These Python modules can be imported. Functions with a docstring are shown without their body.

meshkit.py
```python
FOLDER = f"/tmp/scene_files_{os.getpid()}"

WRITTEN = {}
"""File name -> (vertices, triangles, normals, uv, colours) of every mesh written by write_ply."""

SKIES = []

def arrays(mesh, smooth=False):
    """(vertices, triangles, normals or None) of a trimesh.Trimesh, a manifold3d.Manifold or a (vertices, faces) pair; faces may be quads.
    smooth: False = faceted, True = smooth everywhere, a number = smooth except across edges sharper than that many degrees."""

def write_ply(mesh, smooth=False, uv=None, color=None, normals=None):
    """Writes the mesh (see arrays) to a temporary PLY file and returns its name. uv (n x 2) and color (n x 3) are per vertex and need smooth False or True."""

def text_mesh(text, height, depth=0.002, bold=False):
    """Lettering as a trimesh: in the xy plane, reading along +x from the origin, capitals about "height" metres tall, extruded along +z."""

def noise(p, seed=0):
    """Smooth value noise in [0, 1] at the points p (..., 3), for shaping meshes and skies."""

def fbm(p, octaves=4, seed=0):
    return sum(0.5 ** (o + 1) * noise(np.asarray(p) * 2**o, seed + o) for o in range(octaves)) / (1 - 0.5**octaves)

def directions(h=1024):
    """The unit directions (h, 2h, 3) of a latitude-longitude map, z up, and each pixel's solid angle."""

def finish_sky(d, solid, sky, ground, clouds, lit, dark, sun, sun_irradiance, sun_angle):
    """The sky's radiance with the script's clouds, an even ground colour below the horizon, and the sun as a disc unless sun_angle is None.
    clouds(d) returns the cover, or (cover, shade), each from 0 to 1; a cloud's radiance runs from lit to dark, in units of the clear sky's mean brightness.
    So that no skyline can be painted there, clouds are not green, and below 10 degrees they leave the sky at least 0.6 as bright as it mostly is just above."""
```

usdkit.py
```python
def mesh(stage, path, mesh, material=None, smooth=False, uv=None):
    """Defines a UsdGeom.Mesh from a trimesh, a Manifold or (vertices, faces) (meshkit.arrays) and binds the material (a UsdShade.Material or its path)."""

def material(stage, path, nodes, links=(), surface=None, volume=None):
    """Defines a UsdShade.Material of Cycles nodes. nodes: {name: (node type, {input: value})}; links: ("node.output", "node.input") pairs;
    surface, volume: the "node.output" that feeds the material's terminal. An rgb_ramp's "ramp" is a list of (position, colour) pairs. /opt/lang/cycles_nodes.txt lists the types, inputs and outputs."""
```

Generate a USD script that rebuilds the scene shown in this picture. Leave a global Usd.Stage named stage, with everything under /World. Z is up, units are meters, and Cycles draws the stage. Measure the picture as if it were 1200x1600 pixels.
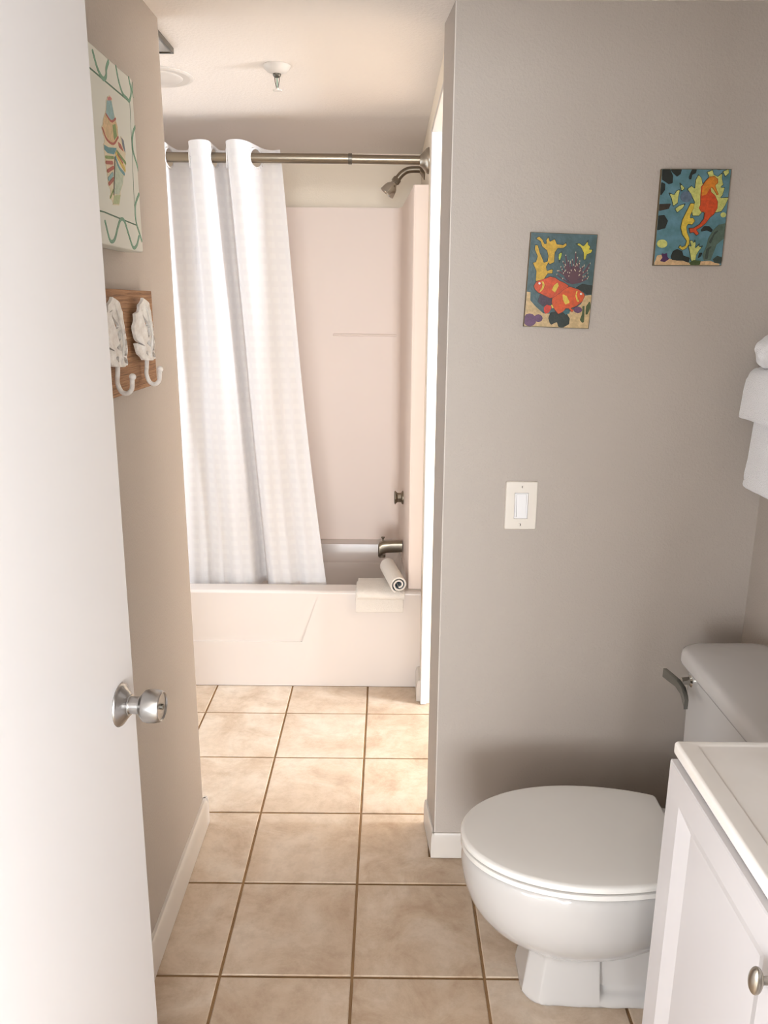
import math, random
import numpy as np, trimesh, usdkit, meshkit
import manifold3d as m3
from shapely.geometry import Polygon, LineString, box as sbox
from shapely import affinity
from pxr import Usd, UsdGeom, UsdLux, UsdShade, Gf, Sdf, Vt

random.seed(7)
rng = np.random.default_rng(7)
stage = Usd.Stage.CreateInMemory()
UsdGeom.SetStageUpAxis(stage, "Z")
UsdGeom.SetStageMetersPerUnit(stage, 1.0)
UsdGeom.Xform.Define(stage, "/World")
stage.SetDefaultPrim(stage.GetPrimAtPath("/World"))

# ------------------------------------------------------------------ camera
F_PX, PITCH, YAW, ROLL, EYE = 1242.0, 0.2542, 0.0040, 0.0068, 1.525
cam = UsdGeom.Camera.Define(stage, "/World/camera")
cam.CreateHorizontalApertureAttr(36.0)
cam.CreateVerticalApertureAttr(48.0)
cam.CreateFocalLengthAttr(F_PX / 1200 * 36.0)
cam.CreateClippingRangeAttr(Gf.Vec2f(0.02, 100))
cam.CreateExposureAttr(-0.54)
_r = np.array([math.cos(YAW), math.sin(YAW), 0.0])
_f = np.array([-math.sin(YAW) * math.cos(PITCH), math.cos(YAW) * math.cos(PITCH), -math.sin(PITCH)])
_u = np.cross(_r, _f)
_r2, _u2 = math.cos(ROLL) * _r + math.sin(ROLL) * _u, -math.sin(ROLL) * _r + math.cos(ROLL) * _u
_m = np.eye(4)
_m[0, :3], _m[1, :3], _m[2, :3], _m[3, :3] = _r2, _u2, -_f, (0, 0, EYE)
cam.AddTransformOp().Set(Gf.Matrix4d(*_m.ravel().tolist()))

# ------------------------------------------------------------------ light: daylight through the windows the place has
def rect_light(name, centre, target, w, h, intensity, color):
    l = UsdLux.RectLight.Define(stage, "/World/" + name)
    l.CreateWidthAttr(w); l.CreateHeightAttr(h); l.CreateIntensityAttr(intensity); l.CreateColorAttr(Gf.Vec3f(*color))
    c, t = np.array(centre, float), np.array(target, float)
    z = (c - t) / np.linalg.norm(c - t); x = np.cross([0, 0, 1.0], z); x /= np.linalg.norm(x); y = np.cross(z, x)
    m = np.eye(4); m[0, :3], m[1, :3], m[2, :3], m[3, :3] = x, y, z, c
    l.AddTransformOp().Set(Gf.Matrix4d(*m.ravel().tolist()))
    return l
CEIL = 2.17
# window of the dressing room to the right of the hallway
rect_light("window_daylight_dressing", (2.86, 2.02, 1.68), (1.0, 2.02, 1.68), 0.55, 0.70, 285.0, (0.80, 0.89, 1.0))
# window at the left end of the hallway
rect_light("window_daylight_hall", (-1.44, 2.54, 1.25), (0, 2.54, 1.25), 0.66, 1.3, 4.2, (0.82, 0.90, 1.0))
# windows of the bedroom behind the camera
rect_light("window_daylight_bedroom", (0.1, -5.95, 1.35), (0.1, 0.0, 1.35), 3.0, 1.7, 48.0, (0.88, 0.94, 1.0))
rect_light("window_daylight_bedroom_left", (-2.56, -2.7, 1.35), (0, -2.7, 1.35), 2.8, 1.5, 40.0, (0.88, 0.94, 1.0))
rect_light("window_daylight_bedroom_right", (2.06, -1.3, 1.35), (0, -1.3, 1.35), 2.2, 1.5, 18.0, (0.88, 0.94, 1.0))

# ------------------------------------------------------------------ materials
LOOKS = {}
def S(hexa):
    h = hexa.lstrip("#"); c = [int(h[i:i + 2], 16) / 255 for i in (0, 2, 4)]
    return tuple(x / 12.92 if x <= .04045 else ((x + .055) / 1.055) ** 2.4 for x in c)
def mat(name, color, rough=0.5, metal=0.0, bump=None, vary=None, spec=0.5, coat=0.0, trans=None):
    """bump: (scale, strength, distance); vary: (scale, second colour, amount)"""
    if name in LOOKS:
        return LOOKS[name]
    if isinstance(color, str): color = S(color)
    n = {"p": ("principled_bsdf", {"base_color": color, "roughness": rough, "metallic": metal, "specular_ior_level": spec, "coat_weight": coat, "coat_roughness": 0.1})}
    links, surf = [], "p.BSDF"
    if bump or vary:
        n["g"] = ("geometry", {})
    if vary:
        sc, c2, amt = vary
        if isinstance(c2, str): c2 = S(c2)
        n["vn"] = ("noise_texture", {"scale": sc, "detail": 5.0, "roughness": 0.6})
        n["vr"] = ("rgb_ramp", {"ramp": [(0.5 - amt, color), (0.5 + amt, c2)]})
        links += [("g.position", "vn.vector"), ("vn.fac", "vr.fac"), ("vr.color", "p.base_color")]
    if bump:
        n["bn"] = ("noise_texture", {"scale": bump[0], "detail": 3.0})
        n["b"] = ("bump", {"strength": bump[1], "distance": bump[2]})
        links += [("g.position", "bn.vector"), ("bn.fac", "b.height"), ("b.normal", "p.normal")]
    if trans:
        n["t"] = ("translucent_bsdf", {"color": trans[1]})
        n["mx"] = ("mix_closure", {"fac": trans[0]})
        links += [("p.BSDF", "mx.closure1"), ("t.BSDF", "mx.closure2")]
        surf = "mx.closure"
    LOOKS[name] = usdkit.material(stage, "/World/Looks/" + name, n, links, surface=surf)
    return LOOKS[name]

M_wall = mat("greige_wall_paint", "#aea399", 0.6, bump=(170, 0.25, 0.004))
M_ceil = mat("ceiling_paint", "#e6ddd5", 0.85, bump=(120, 0.35, 0.004))
M_cream = mat("cream_wall_paint", "#f2e4d0", 0.7, bump=(150, 0.2, 0.004))
M_trim = mat("white_gloss_trim", "#cdc4bb", 0.4)
M_jamb = mat("white_jamb_paint", "#e8e4e4", 0.35)
M_door = mat("white_door_paint", "#e0dcdb", 0.4, bump=(60, 0.05, 0.002))
M_grout = mat("brown_grout", "#7d5f40", 0.9, bump=(300, 0.4, 0.002), vary=(6, "#98764f", 0.25))
M_porc = mat("vitreous_china", "#bebab7", 0.12, spec=0.5, coat=0.3)
M_seat = mat("white_plastic_seat", "#dedad5", 0.25)
M_chrome = mat("chrome", "#c9c5bd", 0.12, 1.0)
M_lever = mat("aged_chrome", "#8f908b", 0.18, 1.0)
M_nickel = mat("brushed_nickel", "#aca59a", 0.28, 1.0)
M_steel = mat("satin_steel", "#b4b2b0", 0.25, 1.0)
M_darkm = mat("dark_metal", "#6e6a62", 0.4, 0.9)
M_rod = mat("nickel_rod", "#8f8576", 0.35, 1.0)
M_acryl = mat("tub_acrylic", "#d4c9c1", 0.25, coat=0.2)
M_surr = mat("surround_acrylic", "#efdccf", 0.5)
M_vtop = mat("cultured_marble", "#efeae5", 0.2, coat=0.2, vary=(5, "#e8e2db", 0.2))
M_cab = mat("white_cabinet_paint", "#c7c2c2", 0.35)
M_towel = mat("terry_cloth", "#f4f2f3", 0.95, bump=(420, 0.9, 0.004), spec=0.1)
M_mat = mat("bath_mat_cloth", "#ddd4ca", 0.95, bump=(380, 0.7, 0.003), spec=0.1)
M_matdark = mat("mat_backing", "#8b9396", 0.9)
M_plate = mat("ivory_plastic", "#ddd4c9", 0.3)
M_rocker = mat("white_plastic", "#e6e3e2", 0.25)
M_black = mat("black_gap", "#1d1a16", 0.8)
M_canvas = mat("canvas_paint", "#d8d7cd", 0.8, bump=(600, 0.3, 0.001))
M_leaf = mat("distressed_white_iron", "#efebe6", 0.5, bump=(120, 0.3, 0.002), vary=(50, "#d8d0c8", 0.14))
M_backdrop = mat("bedroom_paint", "#e6e3de", 0.8)
M_carpet = mat("bedroom_carpet", "#b5b0a8", 0.95)
M_glass = usdkit.material(stage, "/World/Looks/window_glass", {"t": ("transparent_bsdf", {}), "gl": ("glossy_bsdf", {"roughness": 0.02}), "f": ("fresnel", {"IOR": 1.45}), "m": ("mix_closure", {})},
                          [("f.fac", "m.fac"), ("t.BSDF", "m.closure1"), ("gl.BSDF", "m.closure2")], surface="m.closure")

def tile_material(k, a, b, c):
    n = {"g": ("geometry", {}), "n1": ("noise_texture", {"scale": 5.0 + k, "detail": 6.0, "roughness": 0.65, "distortion": 0.6}), "n2": ("noise_texture", {"scale": 24.0, "detail": 5.0, "roughness": 0.72}),
         "r1": ("rgb_ramp", {"ramp": [(0.36, S(a)), (0.50, S(b)), (0.64, S(c))]}), "r2": ("rgb_ramp", {"ramp": [(0.26, (0.60, 0.55, 0.49)), (0.56, (1, 1, 1))]}),
         "mx": ("mix_color", {"blend_type": "multiply", "fac": 0.42}), "b": ("bump", {"strength": 0.12, "distance": 0.003}), "p": ("principled_bsdf", {"roughness": 0.42, "specular_ior_level": 0.4})}
    l = [("g.position", "n1.vector"), ("g.position", "n2.vector"), ("n1.fac", "r1.fac"), ("n2.fac", "r2.fac"), ("r1.color", "mx.a"), ("r2.color", "mx.b"), ("mx.result", "p.base_color"), ("n2.fac", "b.height"), ("b.normal", "p.normal")]
    return usdkit.material(stage, f"/World/Looks/stone_tile_{k}", n, l, surface="p.BSDF")
M_tiles = [tile_material(0, "#b79f88", "#c5b09a", "#cfbdaa"), tile_material(1, "#bba48d", "#c9b5a0", "#d2c2b0"), tile_material(2, "#b59c84", "#c3ad96", "#cdbaa6")]

def wood_material():
    n = {"g": ("geometry", {}), "mp": ("mapping", {"scale": (3.0, 3.0, 95.0)}), "n1": ("noise_texture", {"scale": 3.0, "detail": 6.0, "roughness": 0.65, "distortion": 0.4}),
         "r": ("rgb_ramp", {"ramp": [(0.27, S("#54381f")), (0.44, S("#8f6440")), (0.60, S("#a87c55")), (0.76, S("#cda67c"))]}), "b": ("bump", {"strength": 0.4, "distance": 0.002}), "p": ("principled_bsdf", {"roughness": 0.7})}
    return usdkit.material(stage, "/World/Looks/rustic_wood", n, [("g.position", "mp.vector"), ("mp.vector", "n1.vector"), ("n1.fac", "r.fac"), ("r.color", "p.base_color"), ("n1.fac", "b.height"), ("b.normal", "p.normal")], surface="p.BSDF")
M_wood = wood_material()

def curtain_material():
    # woven cloth: rows of denser little blocks, from the cloth's own uv (metres along the cloth)
    n = {"uv": ("uvmap", {"attribute": "st"}), "br": ("brick_texture", {"color1": (1, 1, 1), "color2": (1, 1, 1), "mortar": (0.5, 0.5, 0.5), "scale": 1.0, "offset": 0.0, "mortar_size": 0.012, "mortar_smooth": 0.35, "brick_width": 0.062, "row_height": 0.040}),
         "wv": ("wave_texture", {"scale": 45.0, "bands_direction": "x"}), "mul": ("math", {"math_type": "multiply"}),
         "c1": ("mix_color", {"a": S("#f8f6f8"), "b": S("#fcfbfb")}), "c2": ("mix_color", {"a": (0.84, 0.83, 0.85), "b": (0.91, 0.90, 0.91)}),
         "d": ("diffuse_bsdf", {}), "t": ("translucent_bsdf", {}), "m": ("mix_closure", {"fac": 0.4}), "b": ("bump", {"strength": 0.3, "distance": 0.002})}
    l = [("uv.UV", "br.vector"), ("uv.UV", "wv.vector"), ("br.color", "c1.fac"), ("br.color", "c2.fac"), ("c1.result", "d.color"), ("c2.result", "t.color"), ("br.color", "b.height"), ("b.normal", "d.normal"), ("d.BSDF", "m.closure1"), ("t.BSDF", "m.closure2")]
    return usdkit.material(stage, "/World/Looks/curtain_cloth", n, l, surface="m.closure")
M_curtain = curtain_material()

# ------------------------------------------------------------------ helpers
USED = {}
def numbered(parent, name):
    k = USED.get((parent, name), -1) + 1
    USED[(parent, name)] = k
    return f"{parent}/{name}" + (f"_{k:03d}" if k else "")
def tag(p, label=None, cat=None, group=None, kind=None):
    p = p.GetPrim() if hasattr(p, "GetPrim") else p
    for k, v in (("label", label), ("category", cat), ("group", group), ("kind", kind)):
        if v: p.SetCustomDataByKey(k, v)
    return p
ORIGIN = {"/World": np.zeros(3)}
def thing(name, label, cat, loc=(0, 0, 0), group=None, kind=None):
    path = numbered("/World", name)
    x = UsdGeom.Xform.Define(stage, path); x.AddTranslateOp().Set(Gf.Vec3d(*map(float, loc)))
    ORIGIN[path] = np.array(loc, float)
    tag(x, label, cat, group, kind)
    return path
def tri(m):
    if isinstance(m, trimesh.Trimesh): return m
    v, f, _ = meshkit.arrays(m); return trimesh.Trimesh(v, f, process=False)
def part(parent, name, mesh, m, smooth=30, label=None):
    """one Mesh under parent; mesh in world coordinates"""
    t = tri(mesh).copy()
    t.apply_translation(-ORIGIN[parent])
    path = numbered(parent, name)
    ORIGIN[path] = ORIGIN[parent]
    p = usdkit.mesh(stage, path, t, m, smooth=smooth)
    if label: tag(p, label)
    return path
def solo(name, label, cat, mesh, m, smooth=30, group=None, kind=None):
    path = part("/World", name, mesh, m, smooth)
    tag(stage.GetPrimAtPath(path), label, cat, group, kind)
    return path
def struct(name, mesh, m, label=None, smooth=30):
    return solo(name, label, None, mesh, m, smooth, kind="structure")
def bx(x0, x1, y0, y1, z0, z1):
    m = trimesh.creation.box([x1 - x0, y1 - y0, z1 - z0]); m.apply_translation([(x0 + x1) / 2, (y0 + y1) / 2, (z0 + z1) / 2]); return m
def sph(p, r, n=10):
    return m3.Manifold.sphere(r, n).translate(list(map(float, p)))
def hull(ms):
    return m3.Manifold.batch_hull(ms)
def rbox(x0, x1, y0, y1, z0, z1, r, n=12):
    r = min(r, (x1 - x0) / 2.01, (y1 - y0) / 2.01, (z1 - z0) / 2.01)
    return hull([sph((x, y, z), r, n) for x in (x0 + r, x1 - r) for y in (y0 + r, y1 - r) for z in (z0 + r, z1 - r)])
def M3(t):
    t = tri(t); t = trimesh.Trimesh(t.vertices, t.faces, process=True)
    return m3.Manifold(m3.Mesh(np.asarray(t.vertices, np.float32), np.asarray(t.faces, np.uint32)))
def cat(*ms): return trimesh.util.concatenate([tri(m) for m in ms])
def tube(pts, r, sides=16, closed=False):
    pts = np.asarray(pts, float); n = len(pts)
    rr = np.broadcast_to(np.asarray(r, float), (n,))
    t = np.gradient(pts, axis=0) if not closed else np.roll(pts, -1, 0) - np.roll(pts, 1, 0)
    t /= np.linalg.norm(t, axis=1, keepdims=True)
    a = np.zeros_like(pts); ref = np.array([0, 0, 1.0]) if abs(t[0, 2]) < .9 else np.array([1.0, 0, 0])
    for i in range(n):
        ref = ref - t[i] * (ref @ t[i]); ref /= np.linalg.norm(ref); a[i] = ref
    b = np.cross(t, a); ang = np.arange(sides) * 2 * np.pi / sides
    v = (pts[:, None] + rr[:, None, None] * (np.cos(ang)[None, :, None] * a[:, None] + np.sin(ang)[None, :, None] * b[:, None])).reshape(-1, 3)
    f = []
    for i in range(n if closed else n - 1):
        j = (i + 1) % n
        for k in range(sides):
            l = (k + 1) % sides
            f += [[i * sides + k, i * sides + l, j * sides + l], [i * sides + k, j * sides + l, j * sides + k]]
    if not closed:
        v = np.vstack([v, pts[:1], pts[-1:]]); c0, c1 = len(v) - 2, len(v) - 1
        for k in range(sides):
            l = (k + 1) % sides
            f += [[c0, l, k], [c1, (n - 1) * sides + k, (n - 1) * sides + l]]
    m = trimesh.Trimesh(v, f, process=False)
    if m.volume < 0: m.invert()
    return m
def bez(pts, n=24):
    """smooth curve through the points (Catmull-Rom)"""
    p = np.asarray(pts, float); p = np.vstack([2 * p[0] - p[1], p, 2 * p[-1] - p[-2]]); out = []
    for i in range(1, len(p) - 2):
        t = np.linspace(0, 1, n, endpoint=False)[:, None]
        out.append(.5 * (2 * p[i] + (p[i + 1] - p[i - 1]) * t + (2 * p[i - 1] - 5 * p[i] + 4 * p[i + 1] - p[i + 2]) * t ** 2 + (3 * p[i] - p[i - 1] - 3 * p[i + 1] + p[i + 2]) * t ** 3))
    return np.vstack(out + [p[-2:-1]])
def lathe(profile, centre, axis, n=40):
    """profile: (radius, distance along axis)"""
    m = trimesh.creation.revolve(np.array(profile, float), sections=n)
    m.apply_transform(trimesh.geometry.align_vectors([0, 0, 1], np.array(axis, float) / np.linalg.norm(axis)))
    m.apply_translation(centre)
    if m.volume < 0: m.invert()
    return m
def extr(poly, h):
    return cat(*[trimesh.creation.extrude_polygon(g, h, engine="earcut") for g in (poly.geoms if hasattr(poly, "geoms") else [poly])])
def place(m, o, ex, ey, ez):
    m = m.copy(); T = np.eye(4); T[:3, 0], T[:3, 1], T[:3, 2], T[:3, 3] = ex, ey, ez, o
    m.apply_transform(T)
    if np.linalg.det(T[:3, :3]) < 0: m.invert()
    return m
def loft(rings, cap=True):
    n = len(rings[0]); v = np.vstack(rings); f = []
    for i in range(len(rings) - 1):
        for k in range(n):
            l = (k + 1) % n
            f += [[i * n + k, i * n + l, (i + 1) * n + l], [i * n + k, (i + 1) * n + l, (i + 1) * n + k]]
    if cap:
        v = np.vstack([v, rings[0].mean(0), rings[-1].mean(0)]); a, b = len(v) - 2, len(v) - 1
        for k in range(n):
            l = (k + 1) % n
            f += [[a, l, k], [b, (len(rings) - 1) * n + k, (len(rings) - 1) * n + l]]
    m = trimesh.Trimesh(v, f, process=False)
    if m.volume < 0: m.invert()
    return m
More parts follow.
